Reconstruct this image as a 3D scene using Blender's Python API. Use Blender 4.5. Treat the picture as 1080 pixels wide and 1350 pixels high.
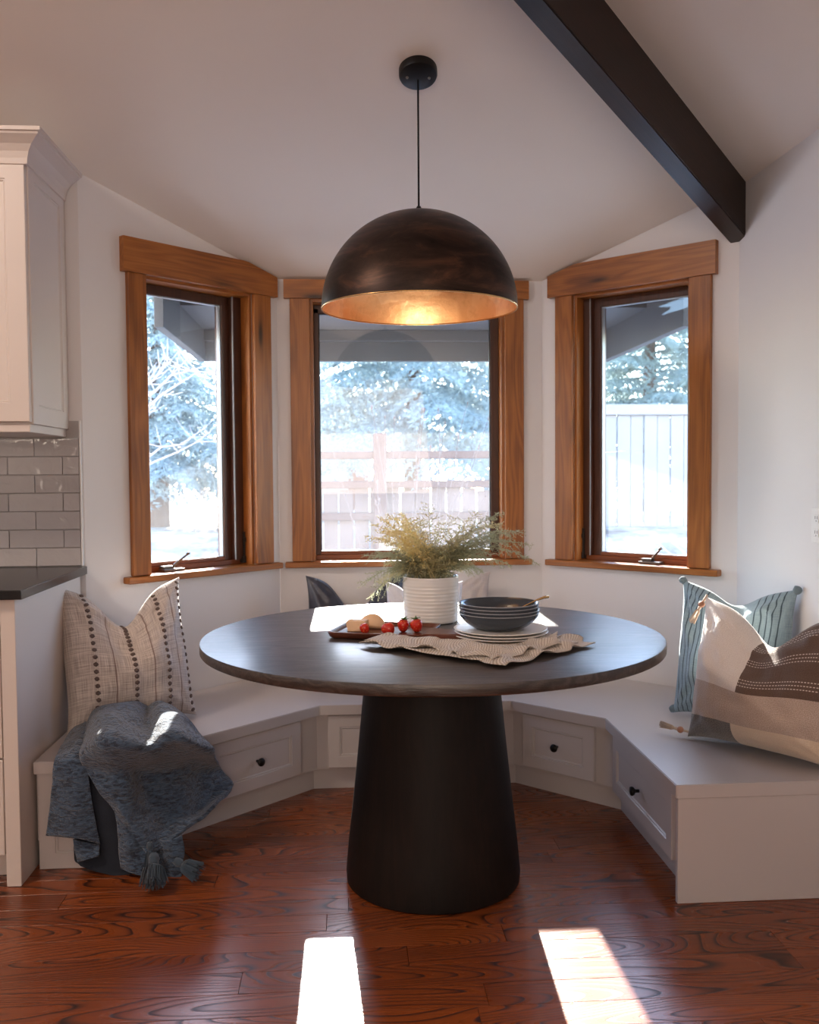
import bpy, bmesh, math, random
from mathutils import Vector, Matrix, noise
for o in list(bpy.data.objects): bpy.data.objects.remove(o)
S = math.sqrt(.5)
SC = bpy.context.scene
COL = SC.collection
# ------------------------------------------------------------------ camera
F, PITCH, YAW, ROLL, EYE = 1235.36, .0418, .0684, -.0071, 1.2566
def camera():
    fw = Vector((math.sin(YAW)*math.cos(PITCH), math.cos(YAW)*math.cos(PITCH), -math.sin(PITCH)))
    rt = Vector((math.cos(YAW), -math.sin(YAW), 0)); up = rt.cross(fw)
    c, s = math.cos(ROLL), math.sin(ROLL)
    r2 = c*rt + s*up; u2 = -s*rt + c*up
    cd = bpy.data.cameras.new('camera'); cam = bpy.data.objects.new('camera', cd); COL.objects.link(cam)
    cam.matrix_world = Matrix(((r2.x, u2.x, -fw.x, 0), (r2.y, u2.y, -fw.y, 0), (r2.z, u2.z, -fw.z, EYE), (0, 0, 0, 1)))
    cd.sensor_fit = 'HORIZONTAL'; cd.sensor_width = 36; cd.lens = F/1080*36
    cd.clip_start = .05; cd.clip_end = 200
    cd.dof.use_dof = True; cd.dof.focus_distance = 2.85; cd.dof.aperture_fstop = 5.6
    SC.camera = cam
camera()
# ------------------------------------------------------------------ light
SUN_T = .484
w = bpy.data.worlds.new('world'); SC.world = w; w.use_nodes = True
nt = w.node_tree; bg = nt.nodes['Background']
sky = nt.nodes.new('ShaderNodeTexSky'); sky.sky_type = 'NISHITA'; sky.sun_disc = False
sky.sun_elevation = math.atan(SUN_T); sky.sun_rotation = 0; sky.altitude = 1800
nt.links.new(sky.outputs[0], bg.inputs[0]); bg.inputs[1].default_value = 1.1
def lamp(name, kind, loc, direction, energy, color, **k):
    d = bpy.data.lights.new(name, kind); d.energy = energy; d.color = color
    for a, b in k.items(): setattr(d, a, b)
    o = bpy.data.objects.new(name, d); COL.objects.link(o); o.location = loc
    o.rotation_euler = Vector(direction).to_track_quat('-Z', 'Y').to_euler()
    return o
lamp('sun', 'SUN', (0, 12, 8), (0, -1, -SUN_T), 24, (1, .93, .84), angle=math.radians(.6))
lamp('rear_fill_light', 'AREA', (-.6, -2.7, 2.0), (.1, 1, .5), 54, (1, .80, .66), shape='RECTANGLE', size=3.2, size_y=2.2)  # added warm fill before the solid rear wall, tilted up to brighten the ceiling
lamp('kitchen_ceiling_light', 'AREA', (-2.2, 1.6, 3.0), (.2, .3, -1), 22, (1, .78, .62), shape='DISK', size=.5)
# sky portals: they only guide the sky's own light through the three windows
for loc, d, sz in (((.29, 4.42, 1.45), (0, -1, 0), (.9, 1.2)), ((-.73, 4.08, 1.45), (1, -1, 0), (.55, 1.2)), ((1.33, 4.08, 1.45), (-1, -1, 0), (.56, 1.2))):
    l = lamp('window_portal', 'AREA', loc, d, 1, (1, 1, 1), shape='RECTANGLE', size=sz[0], size_y=sz[1]); l.data.cycles.is_portal = True
SC.view_settings.view_transform = 'Standard'; SC.view_settings.look = 'None'
SC.view_settings.exposure = .80; SC.view_settings.gamma = 1; SC.view_settings.use_curve_mapping = False
# ------------------------------------------------------------------ materials
class NT:
    def __init__(s, name):
        s.m = bpy.data.materials.new(name); s.m.use_nodes = True; s.t = s.m.node_tree
        s.p = s.t.nodes['Principled BSDF']; s.out = s.t.nodes['Material Output']
    def n(s, typ, props=None, **ins):
        nd = s.t.nodes.new('ShaderNode'+typ)
        for k, v in (props or {}).items(): setattr(nd, k, v)
        for k, v in ins.items(): s.set(nd, k, v)
        return nd
    def set(s, nd, k, v):
        k = {'_0': 0, '_1': 1, '_2': 2}.get(k, k.replace('_', ' ') if isinstance(k, str) else k)
        if isinstance(v, bpy.types.NodeSocket): s.t.links.new(v, nd.inputs[k])
        elif hasattr(v, 'outputs'): s.t.links.new(v.outputs[0], nd.inputs[k])
        else: nd.inputs[k].default_value = (*v, 1) if isinstance(v, tuple) and len(v) == 3 and nd.inputs[k].type == 'RGBA' else v
    def math(s, op, a, b=0., c=None, clamp=False):
        nd = s.n('Math', dict(operation=op, use_clamp=clamp), _0=a, _1=b)
        if c is not None: s.set(nd, '_2', c)
        return nd.outputs[0]
    def coords(s, sc=(1, 1, 1), rnd=False, uv=False):
        tc = s.n('TexCoord'); v = tc.outputs['UV' if uv else 'Object']
        if rnd:
            oi = s.n('ObjectInfo'); r = s.math('MULTIPLY', oi.outputs['Random'], 57.)
            v = s.n('VectorMath', dict(operation='ADD'), _0=v, _1=s.n('CombineXYZ', X=r, Y=r, Z=r)).outputs[0]
        return s.n('VectorMath', dict(operation='MULTIPLY'), _0=v, _1=sc).outputs[0]
    def noise(s, v, scale=5., detail=3., rough=.5, dist=0.):
        return s.n('TexNoise', Vector=v, Scale=scale, Detail=detail, Roughness=rough, Distortion=dist).outputs[0]
    def ramp(s, f, stops, interp='LINEAR'):
        r = s.n('ValToRGB', Fac=f); cr = r.color_ramp; cr.interpolation = interp
        while len(cr.elements) < len(stops): cr.elements.new(.5)
        for e, (p, c) in zip(cr.elements, stops): e.position = p; e.color = (*c, 1) if len(c) == 3 else c
        return r.outputs[0]
    def mix(s, f, a, b, mode='MIX'):
        m = s.n('Mix', dict(data_type='RGBA', blend_type=mode)); 
        s.set(m, 'Factor', f) if False else None
        for i, v in ((0, f), (6, a), (7, b)):
            if isinstance(v, bpy.types.NodeSocket): s.t.links.new(v, m.inputs[i])
            else: m.inputs[i].default_value = (*v, 1) if isinstance(v, tuple) and len(v) == 3 else v
        return m.outputs[2]
    def bump(s, h, strength=.3, dist=.01):
        b = s.n('Bump', Strength=strength, Distance=dist, Height=h); s.t.links.new(b.outputs[0], s.p.inputs['Normal'])
    def done(s, color=None, rough=None, **k):
        if color is not None: s.set(s.p, 'Base Color', color)
        if rough is not None: s.set(s.p, 'Roughness', rough)
        for a, b in k.items(): s.set(s.p, a, b)
        return s.m
def paint(name, c, rough=.5, bump=.05, bs=120, var=.04, **k):
    t = NT(name); v = t.coords()
    n = t.noise(v, 3., 2)
    col = t.mix(n, tuple(x*(1-var) for x in c), tuple(min(1, x*(1+var)) for x in c))
    if bump: t.bump(t.noise(v, float(bs), 2), bump, .002)
    return t.done(col, rough, **k)
def wood(name, dark, mid, light, axis='X', rough=.42, knots=False, scale=1., bump=.15, line=.5, **k):
    t = NT(name)
    sc = {'X': (1, 9, 9), 'Y': (9, 1, 9), 'Z': (9, 9, 1)}[axis]
    v = t.coords(tuple(x*scale for x in sc), rnd=True)
    big = t.noise(v, 1.1, 2, .5, .3)
    rings = t.math('SINE', t.math('MULTIPLY', big, 55.)); rings = t.math('MULTIPLY_ADD', rings, .5, .5)
    fine = t.noise(t.coords(tuple(x*scale*(2 if x == 1 else 14) for x in sc), rnd=True), 2., 3, .6)
    blot = t.noise(t.coords(tuple(1.0 if x == 1 else 3. for x in sc), rnd=True), 2.2, 3)
    col = t.ramp(t.math('MULTIPLY_ADD', rings, .25*line, t.math('MULTIPLY_ADD', fine, .35, t.math('MULTIPLY', blot, .45))), [(.2, dark), (.5, mid), (.8, light)])
    if knots:
        vo = t.n('TexVoronoi', Vector=t.coords(tuple(.9 if x == 1 else 4.2 for x in sc), rnd=True), Scale=2.1)
        kf = t.ramp(vo.outputs['Distance'], [(.0, (1, 1, 1)), (.06, (.85, .85, .85)), (.13, (.3, .3, .3)), (.26, (0, 0, 0))])
        col = t.mix(kf, col, tuple(x*.18 for x in dark))
    t.bump(fine, bump, .001)
    return t.done(col, rough, **k)
def oak_floor(name):
    t = NT(name); v = t.coords((1.3, 7.5, 1), rnd=True)
    n = t.noise(v, 1.0, .6, .4, .12)
    wv = t.math('FRACT', t.math('MULTIPLY', n, 26.))
    line = t.ramp(wv, [(0., (1, 1, 1)), (.10, (.55, .55, .55)), (.26, (.08, .08, .08)), (.93, (0, 0, 0)), (1., (1, 1, 1))])
    pores = t.noise(t.coords((9, 260, 1), rnd=True), 1., 3, .6)
    line2 = t.math('MULTIPLY', line, t.math('MULTIPLY_ADD', pores, .45, .85), clamp=True)
    oi = t.n('ObjectInfo')
    base = t.mix(oi.outputs['Random'], (.165, .036, .0075), (.34, .082, .016))
    base = t.mix(t.noise(t.coords((2, 12, 1), rnd=True), 1.5, 3), base, (.26, .058, .011))
    col = t.mix(t.math('MULTIPLY', line2, 1.0, clamp=True), base, (.022, .006, .0025))
    col = t.mix(t.math('MULTIPLY', t.ramp(pores, [(.5, (0, 0, 0)), (.75, (1, 1, 1))]), .5), col, (.04, .01, .004))
    t.bump(t.math('SUBTRACT', 1., line2), .22, .0012)
    return t.done(col, t.math('MULTIPLY_ADD', line2, .15, .27), Specular_IOR_Level=.5, Coat_Weight=.12, Coat_Roughness=.2)
def fabric(name, c1, c2, weave=900., rough=.9, bump=.5, stripes=None, sheen=.3, blot=.3, uvs=1.):
    """woven cloth in UV space (0..1 over the face); stripes = function(t, u, v, color) -> color"""
    t = NT(name); uv = t.coords((1, 1, 1), uv=True)
    s = t.n('SeparateXYZ', Vector=uv); u, v = s.outputs[0], s.outputs[1]
    wu = t.noise(t.coords((weave*.03, weave, 1), uv=True), 1., 1); wv2 = t.noise(t.coords((weave, weave*.03, 1), uv=True), 1., 1)
    wv = t.math('MULTIPLY_ADD', wu, .5, t.math('MULTIPLY', wv2, .5))
    col = t.mix(t.ramp(wv, [(.36, (0, 0, 0)), (.64, (1, 1, 1))]), c1, c2)
    if stripes: col = stripes(t, u, v, col)
    t.bump(wv, bump, .002)
    return t.done(col, rough, Sheen_Weight=sheen)
def band(t, x, a, b, soft=.002):
    """1 inside a<x<b"""
    return t.math('MULTIPLY', t.math('MULTIPLY', t.math('SUBTRACT', x, a), 1/soft, clamp=True), t.math('MULTIPLY', t.math('SUBTRACT', b, x), 1/soft, clamp=True))
M = {}
M['wall'] = paint('wall_paint', (.72, .70, .70), .6, .12, 220, .02)
M['ceiling'] = paint('ceiling_paint', (.77, .715, .67), .7, .12, 160, .02)
M['cab'] = paint('cabinet_paint', (.68, .61, .565), .38, .03, 60, .02)
M['bench'] = paint('bench_paint', (.55, .51, .50), .36, .03, 60, .02)
M['counter'] = paint('black_stone', (.012, .012, .013), .25, .05, 40, .4)
M['black'] = paint('black_metal', (.012, .011, .011), .42, .05, 300, .2, Metallic=.6)
M['bronze'] = paint('crank_bronze', (.16, .14, .12), .35, .05, 300, .2, Metallic=.8)
M['alder_h'] = wood('alder_along_board', (.105, .028, .006), (.33, .112, .020), (.50, .19, .042), 'X', .36, True, 1.0)
M['alder_v'] = wood('alder_upright', (.105, .028, .006), (.33, .112, .020), (.50, .19, .042), 'Z', .36, True, 1.0)
M['sash'] = wood('sash_dark_wood', (.028, .009, .004), (.065, .02, .008), (.11, .036, .012), 'Z', .4)
M['sash_h'] = wood('sash_rail_wood', (.12, .03, .008), (.22, .06, .015), (.32, .10, .026), 'X', .4)
M['bead'] = paint('glazing_bead', (.30, .31, .32), .4, 0, 10, .05, Metallic=.3)
M['gasket'] = paint('gasket', (.015, .013, .012), .6, 0)
M['beam'] = wood('beam_wood', (.006, .0025, .0015), (.014, .005, .003), (.032, .012, .006), 'X', .4, False, .8, .4)
M['oak'] = oak_floor('red_oak_plank')
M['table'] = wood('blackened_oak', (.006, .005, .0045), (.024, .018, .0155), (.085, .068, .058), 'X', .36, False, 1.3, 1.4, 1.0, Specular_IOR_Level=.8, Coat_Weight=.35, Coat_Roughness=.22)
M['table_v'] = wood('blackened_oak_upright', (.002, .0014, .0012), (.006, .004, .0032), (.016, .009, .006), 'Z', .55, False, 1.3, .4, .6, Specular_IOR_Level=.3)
M['walnut'] = wood('walnut', (.04, .010, .005), (.13, .034, .015), (.22, .065, .027), 'X', .35, False, 2)
M['grout'] = paint('grout', (.42, .40, .40), .8, .1, 300)
def tile_mat():
    t = NT('glazed_tile'); v = t.coords((1, 1, 1), rnd=True)
    oi = t.n('ObjectInfo')
    c = t.mix(oi.outputs['Random'], (.33, .32, .335), (.47, .46, .47))
    c = t.mix(t.noise(v, 12., 3), c, (.40, .385, .40))
    t.bump(t.noise(v, 22., 2, .5, .6), .5, .006)
    return t.done(c, .08, Specular_IOR_Level=.6)
M['tile'] = tile_mat()
def glass_mat():
    t = NT('dusty_window_glass')
    tr = t.n('BsdfTransparent', Color=(.97, .98, .98)); gl = t.n('BsdfGlossy', Roughness=.0, Color=(1, 1, 1))
    df = t.n('BsdfTranslucent', Color=(.9, .92, .95)); dd = t.n('BsdfDiffuse', Color=(.9, .92, .95))
    dm = t.n('MixShader', Fac=.2); t.t.links.new(df.outputs[0], dm.inputs[1]); t.t.links.new(dd.outputs[0], dm.inputs[2])
    dust = t.math('MULTIPLY', t.noise(t.coords(), 2.5, 4, .6), .04)
    m1 = t.n('MixShader', Fac=dust); t.t.links.new(tr.outputs[0], m1.inputs[1]); t.t.links.new(dm.outputs[0], m1.inputs[2])
    fr = t.n('LayerWeight', Blend=.08)
    f2 = t.math('MULTIPLY_ADD', fr.outputs['Fresnel'], .8, .03)
    m2 = t.n('MixShader', Fac=f2); t.t.links.new(m1.outputs[0], m2.inputs[1]); t.t.links.new(gl.outputs[0], m2.inputs[2])
    t.t.links.new(m2.outputs[0], t.out.inputs[0]); return t.m
M['glass'] = glass_mat()
def shade_mat(name, out):
    t = NT(name); v = t.coords()
    if out:
        n = t.noise(t.coords((1, 1, 3.5)), 5., 5, .65, .6)
        c = t.ramp(n, [(.3, (.018, .012, .010)), (.52, (.045, .027, .020)), (.72, (.13, .06, .035))])
        t.bump(n, .12, .004)
        return t.done(c, t.math('MULTIPLY_ADD', n, -.25, .55), Metallic=.75)
    vo = t.n('TexVoronoi', dict(distance='CHEBYCHEV'), Vector=v, Scale=9.)
    n = t.noise(v, 26., 4, .7)
    c = t.mix(vo.outputs['Color'], (.90, .52, .26), (1., .70, .42)); c = t.mix(t.math('MULTIPLY', t.ramp(n, [(.5, (0, 0, 0)), (.7, (1, 1, 1))]), .35), c, (.6, .27, .11))
    t.bump(t.math('ADD', n, vo.outputs['Distance']), .35, .004)
    return t.done(c, t.math('MULTIPLY_ADD', n, .25, .22), Metallic=1.)
M['shade_out'] = shade_mat('blackened_bronze', True); M['shade_in'] = shade_mat('gold_leaf', False)
M['ceramic'] = paint('white_glazed_ceramic', (.80, .79, .77), .18, .05, 14, .03, Specular_IOR_Level=.6)
M['cream'] = paint('cream_stoneware', (.78, .75, .71), .3, .05, 80, .05)
M['slate'] = paint('slate_stoneware', (.045, .055, .068), .2, .06, 90, .1)
M['slate_rim'] = paint('rim_highlight_grey', (.34, .35, .38), .3, 0)  # highlight along each bowl's rim, put into the ring's paler grey
M['gold'] = paint('brushed_gold', (.75, .47, .2), .25, .05, 200, .1, Metallic=1.)
M['soil'] = paint('soil', (.03, .02, .012), .9, 1., 120, .5)
M['plastic'] = paint('white_plastic', (.75, .74, .74), .35, 0)
M['socket'] = paint('socket_slot', (.1, .1, .1), .6, 0)
def berry():
    t = NT('strawberry_skin'); v = t.coords()
    vo = t.n('TexVoronoi', Vector=v, Scale=190.)
    seed = t.ramp(vo.outputs['Distance'], [(.0, (1, 1, 1)), (.18, (1, 1, 1)), (.3, (0, 0, 0))])
    t.bump(vo.outputs['Distance'], .5, .002)
    return t.done(t.mix(seed, (.55, .022, .012), (.8, .42, .1)), .28)
M['berry'] = berry()
M['berry_cut'] = paint('strawberry_flesh', (.68, .07, .035), .3, .2, 200, .4)
M['calyx'] = paint('calyx_green', (.06, .14, .03), .6, .1)
M['cheese'] = paint('bread', (.80, .55, .34), .6, .4, 150, .15)
def leafy(name, a, b, tr=.4):
    t = NT(name); oi = t.n('ObjectInfo'); v = t.coords()
    c = t.mix(t.noise(v, 14., 2), a, b)
    d = t.n('BsdfTranslucent', Color=c); m = t.n('MixShader', Fac=tr)
    t.set(t.p, 'Base Color', c); t.set(t.p, 'Roughness', .6)
    t.t.links.new(t.p.outputs[0], m.inputs[1]); t.t.links.new(d.outputs[0], m.inputs[2]); t.t.links.new(m.outputs[0], t.out.inputs[0])
    return t.m
M['fern'] = leafy('fern_olive', (.27, .29, .18), (.54, .54, .36))
M['fern_pale'] = leafy('fern_pale', (.56, .52, .30), (.74, .68, .42))
M['fern_yellow'] = leafy('fern_yellow', (.88, .74, .34), (.96, .86, .52))
M['stem'] = paint('plant_stem', (.12, .09, .04), .7, .1)
M['needle'] = leafy('blue_spruce_needle', (.17, .26, .28), (.62, .70, .70), .45)
M['needle2'] = leafy('pine_needle', (.20, .29, .28), (.44, .52, .50), .45)
M['bark'] = paint('bark', (.15, .085, .055), .9, .8, 30, .4)
M['twig'] = paint('frosted_twig', (.55, .50, .52), .8, .2)
M['stalk'] = paint('dry_stalk', (.17, .13, .13), .8, .2)
M['rail'] = paint('weathered_rail', (.105, .058, .052), .8, .5, 40, .3)
M['picket'] = paint('weathered_picket', (.17, .12, .11), .8, .5, 40, .3)
M['white_fence'] = paint('pale_fence_board', (.31, .285, .29), .7, .3, 40, .06)
M['eave'] = paint('eave_paint', (.055, .055, .058), .6, .2, 60, .1)
M['siding'] = paint('shed_siding', (.62, .50, .42), .7, .2, 30, .05)
M['shed_trim'] = paint('shed_trim', (.22, .10, .07), .7, .2, 30, .1)
def snow():
    t = NT('patchy_snow'); v = t.coords()
    n = t.noise(v, 1.1, 5, .65)
    c = t.ramp(n, [(.40, (.16, .13, .11)), (.50, (.45, .43, .42)), (.58, (.78, .80, .84))])
    t.bump(n, .6, .08); return t.done(c, .8)
M['snow'] = snow()
# ------------------------------------------------------------------ mesh helpers
def V(*a): return Vector(a)
def box(bm, x0, x1, y0, y1, z0, z1, bev=0., mtx=None, seg=1):
    r = bmesh.ops.create_cube(bm, size=1); vs = r['verts']
    bmesh.ops.scale(bm, vec=(x1-x0, y1-y0, z1-z0), verts=vs)
    bmesh.ops.translate(bm, vec=((x0+x1)/2, (y0+y1)/2, (z0+z1)/2), verts=vs)
    if bev:
        es = list({e for v in vs for e in v.link_edges})
        g = bmesh.ops.bevel(bm, geom=es, offset=bev, segments=seg, affect='EDGES', profile=.7)
        vs = list({v for f in g['faces'] for v in f.verts} | {v for v in vs if v.is_valid})
        # collect whole island
        st = list(vs); seen = set(vs)
        while st:
            a = st.pop()
            for e in a.link_edges:
                b = e.other_vert(a)
                if b not in seen: seen.add(b); st.append(b)
        vs = list(seen)
    if mtx: bmesh.ops.transform(bm, matrix=mtx, verts=vs)
    return vs
def prism(bm, pts, lo, hi, plane='XY'):
    """polygon pts extruded; plane XY -> z from lo to hi, XZ -> y from lo to hi. lo/hi may be functions of the point."""
    f = lambda p, h: (p[0], p[1], h) if plane == 'XY' else (p[0], h, p[1])
    g = lambda h, p: h(p) if callable(h) else h
    a = [bm.verts.new(f(p, g(lo, p))) for p in pts]; b = [bm.verts.new(f(p, g(hi, p))) for p in pts]
    n = len(pts); bm.faces.new(a); bm.faces.new(b[::-1])
    for i in range(n): bm.faces.new((a[i], b[i], b[(i+1) % n], a[(i+1) % n]))
    bmesh.ops.recalc_face_normals(bm, faces=bm.faces)
def lathe(bm, prof, seg=48, c=(0, 0, 0), mtx=None, caps=True):
    rings = []
    for r, z in prof:
        if r < 1e-6: rings.append([bm.verts.new((c[0], c[1], c[2]+z))])
        else: rings.append([bm.verts.new((c[0]+r*math.cos(2*math.pi*i/seg), c[1]+r*math.sin(2*math.pi*i/seg), c[2]+z)) for i in range(seg)])
    for a, b in zip(rings, rings[1:]):
        for i in range(seg):
            j = (i+1) % seg
            if len(a) == 1 and len(b) == 1: continue
            if len(a) == 1: bm.faces.new((a[0], b[j], b[i]))
            elif len(b) == 1: bm.faces.new((a[i], a[j], b[0]))
            else: bm.faces.new((a[i], a[j], b[j], b[i]))
    if caps:
        for r in (rings[0], rings[-1]):
            if len(r) > 1: bm.faces.new(r)
    bmesh.ops.recalc_face_normals(bm, faces=bm.faces)
    if mtx: bmesh.ops.transform(bm, matrix=mtx, verts=[v for r in rings for v in r])
def tube(bm, pts, rad, seg=8, caps=True):
    pts = [Vector(p) for p in pts]; n = len(pts)
    rad = rad if isinstance(rad, (list, tuple)) else [rad]*n
    prev = None; rings = []
    for i, p in enumerate(pts):
        t = (pts[min(i+1, n-1)]-pts[max(i-1, 0)])
        t = t.normalized() if t.length > 1e-9 else Vector((0, 0, 1))
        if prev is None:
            a = t.cross(Vector((0, 0, 1)))
            if a.length < .1: a = t.cross(Vector((1, 0, 0)))
        else: a = prev - t*prev.dot(t)
        a.normalize(); prev = a; b = t.cross(a)
        rings.append([bm.verts.new(p+rad[i]*(math.cos(2*math.pi*k/seg)*a+math.sin(2*math.pi*k/seg)*b)) for k in range(seg)])
    for A, B in zip(rings, rings[1:]):
        for k in range(seg): bm.faces.new((A[k], A[(k+1) % seg], B[(k+1) % seg], B[k]))
    if caps: bm.faces.new(rings[0][::-1]); bm.faces.new(rings[-1])
def setp(o, label=None, cat=None, group=None, kind=None):
    for k, v in (('label', label), ('category', cat), ('group', group), ('kind', kind)):
        if v: o[k] = v
    return o
def obj(name, bm, mat, parent=None, smooth=False, world=False, angle=None):
    """link a bmesh as ONE object; world=True: the mesh was drawn in world space, move it into its parent's space"""
    if isinstance(bm, bmesh.types.BMesh):
        me = bpy.data.meshes.new(name); bm.to_mesh(me); bm.free()
    else: me = bm
    if world and parent is not None: me.transform(mw(parent).inverted())
    for m in (mat if isinstance(mat, list) else [mat]): me.materials.append(m)
    if smooth: me.polygons.foreach_set('use_smooth', [True]*len(me.polygons))
    if angle: me.set_sharp_from_angle(angle=math.radians(angle))
    o = bpy.data.objects.new(name, me); COL.objects.link(o)
    if parent is not None: o.parent = parent
    return o
def mw(o):
    m = Matrix.Translation(o.location) @ o.rotation_euler.to_matrix().to_4x4()
    return mw(o.parent) @ m if o.parent else m
def thing(name, label, cat, loc=(0, 0, 0), rot=(0, 0, 0), group=None, kind=None):
    o = bpy.data.objects.new(name, None); COL.objects.link(o); o.location = loc; o.rotation_euler = rot
    o.empty_display_size = .05
    return setp(o, label, cat, group, kind)
def B(): return bmesh.new()
# ------------------------------------------------------------------ room shell
ZC = lambda y: 2.13+.37*(4.2855-y)                # ceiling rising from the bay
ZR = lambda x: 2.3722+.37*(1.56-x)                # ceiling rising from the right wall
ORI = {'c': (-.2999, 4.2855, 0, 0), 'l': (-.981, 3.604, 0, 45), 'r': (.9093, 4.2855, 0, -45)}
def wall(name, key, length, ztop, op, n1=.16):
    x, y, z, a = ORI[key]
    bm = B(); u0, u1, z0, z1 = op
    prism(bm, [(-.0, 0), (u0, 0), (u0, ztop(u0)), (-.0, ztop(0))], 0, n1, 'XZ')
    prism(bm, [(u1, 0), (length, 0), (length, ztop(length)), (u1, ztop(u1))], 0, n1, 'XZ')
    prism(bm, [(u0, 0), (u1, 0), (u1, z0), (u0, z0)], 0, n1, 'XZ')
    prism(bm, [(u0, z1), (u1, z1), (u1, ztop(u1)), (u0, ztop(u0))], 0, n1, 'XZ')
    o = obj(name, bm, M['wall']); o.location = (x, y, z); o.rotation_euler = (0, 0, math.radians(a))
    return setp(o, kind='structure')
ZT = {'c': lambda u: 2.13, 'l': lambda u: 2.13+.2616*(.9633-u), 'r': lambda u: 2.13+.2616*u}
OPN = {'c': (.148, 1.035, .855, 2.045), 'l': (.274, .817, .855, 2.045), 'r': (.171, .722, .855, 2.045)}
wall('wall_back', 'c', 1.2092, ZT['c'], OPN['c'])
wall('wall_back_left', 'l', .9633, ZT['l'], OPN['l'])
wall('wall_back_right', 'r', .9205, ZT['r'], OPN['r'])
bm = B(); prism(bm, [(1.56, 3.634), (1.72, 3.70), (1.72, -3.1), (1.56, -3.1)], 0, 2.374); setp(obj('wall_right', bm, M['wall']), kind='structure')
bm = B(); prism(bm, [(-.981, 3.604), (-1.09, 3.72), (-4.1, 3.72), (-4.1, 3.604)], 0, 2.383); setp(obj('wall_kitchen', bm, M['wall']), kind='structure')
bm = B(); prism(bm, [(-4.1, 3.7), (-4., 3.7), (-4., -3.1), (-4.1, -3.1)], 0, lambda p: min(ZC(p[1]), ZR(-4))); setp(obj('wall_left', bm, M['wall']), kind='structure')
bm = B(); prism(bm, [(-4., 0), (1.6, 0), (1.6, ZR(1.6)), (-4., ZR(-4))], -3.1, -3., 'XZ'); setp(obj('wall_front', bm, M['wall']), kind='structure')
def roof(name, pts, zf):
    bm = B(); prism(bm, pts, lambda p: zf(p), lambda p: zf(p)+.12); return obj(name, bm, M['ceiling'])
ceil = setp(roof('ceiling', [(-4.1, -2.03), (1.56, 3.63), (.9093, 4.2855), (.95, 4.44), (-.34, 4.44), (-.2999, 4.2855), (-.981, 3.604), (-4.1, 3.604)], lambda p: ZC(p[1])), kind='structure')
setp(roof('ceiling', [(-4.1, -2.03), (-4.1, -3.1), (1.7, -3.1), (1.7, 3.77)], lambda p: ZR(p[0])), kind='structure')
# side overhang fillers so that no light leaks between wall tops and ceiling
bm = B()
prism(bm, [(-4.1, 3.60), (-.981, 3.604), (-.2999, 4.2855), (-.34, 4.44), (-1.2, 3.80), (-4.1, 3.80)], lambda p: ZC(p[1])+.0, lambda p: ZC(p[1])+.12)
prism(bm, [(.9093, 4.2855), (1.56, 3.634), (1.72, 3.6), (1.72, 3.9), (.95, 4.44)], lambda p: ZC(p[1]), lambda p: ZC(p[1])+.12)
setp(obj('trim_1', bm, M['ceiling']), kind='structure')
bm = B(); prism(bm, [(-4.1, -3.1), (1.72, -3.1), (1.72, 3.75), (1.0, 4.45), (-.36, 4.45), (-1.1, 3.75), (-4.1, 3.75)], -.16, -.018)
floor = setp(obj('floor', bm, M['shed_trim']), kind='structure')
rng = random.Random(4)
def plank(x0, x1, y0, y1, parent):
    bm = B(); L, W = x1-x0, y1-y0
    box(bm, -L/2, L/2, -W/2, W/2, -.018, 0, .0004)
    o = obj('plank', bm, M['oak'], parent); o.location = ((x0+x1)/2, (y0+y1)/2, rng.uniform(-.00025, .0))
y = 1.55; PW = .0985; row = 0
while y < 3.72:
    x = -2.3 - rng.random()*1.1
    while x < 1.52:
        L = rng.uniform(.8, 1.9); x1 = min(x+L, 1.555)
        if 1.555-x1 < .3: x1 = 1.555
        if x1 > -1.9: plank(max(x, -2.2)+.0006, x1-.0006, y+.0006, y+PW-.0006, floor)
        x = x1
        if x1 >= 1.555: break
    y += PW; row += 1
yend = y
bm = B()
for (a, b, xa, xb) in ((-2.98, 1.55, -3.98, 1.555), (1.55, yend, -3.98, -2.2)):
    y = a; n = round((b-a)/PW); st = (b-a)/n
    for i in range(n):
        x = xa
        while x < xb:
            x1 = min(xb, x+rng.uniform(.8, 1.9)); box(bm, x+.0006, x1-.0006, y+.0006, y+st-.0006, -.018, 0); x = x1
        y += st
setp(obj('plank_field', bm, M['oak'], floor), kind='stuff')
# beam: in its own frame, X runs down the slope
def beam():
    t = thing('ceiling_beam', 'dark stained timber beam running along the ceiling crease to the right wall', 'beam', (1.60, 3.675, ZR(1.60)))
    a, b, c = -2.13, -2.02, .215
    def P(c0, s, dz):  # c0 = x-y, s = distance from the wall end
        m = 1.60 - s; return Vector((m, m-c0, ZR(m)+dz+.37*0))
    bm = B(); vs = []
    for s in (0., 4.6):
        for c0, dz in ((a, -c), (b, -c), (b, .03), (a, .03)):
            m = 1.56+.055-s; x = m+(c0+2.075)/2; y = x-c0; vs.append(bm.verts.new((x, y, ZR(m)+dz)))
    for f in ((0, 1, 2, 3), (7, 6, 5, 4), (0, 4, 5, 1), (1, 5, 6, 2), (2, 6, 7, 3), (3, 7, 4, 0)): bm.faces.new([vs[i] for i in f])
    bmesh.ops.recalc_face_normals(bm, faces=bm.faces)
    bmesh.ops.bevel(bm, geom=list(bm.edges), offset=.004, segments=2, affect='EDGES')
    me = bpy.data.meshes.new('timber'); bm.to_mesh(me); bm.free()
    # object frame with X along the beam
    d = Vector((-1, -1, .37)).normalized(); yv = Vector((1, -1, 0)).normalized(); zv = d.cross(yv)
    R = Matrix((d, yv, zv)).transposed().to_4x4(); R.translation = t.location
    me.transform(R.inverted()); me.materials.append(M['beam'])
    o = bpy.data.objects.new('timber', me); COL.objects.link(o); o.parent = t
    o.matrix_local = Matrix.Translation(-t.location) @ R
beam()
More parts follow.
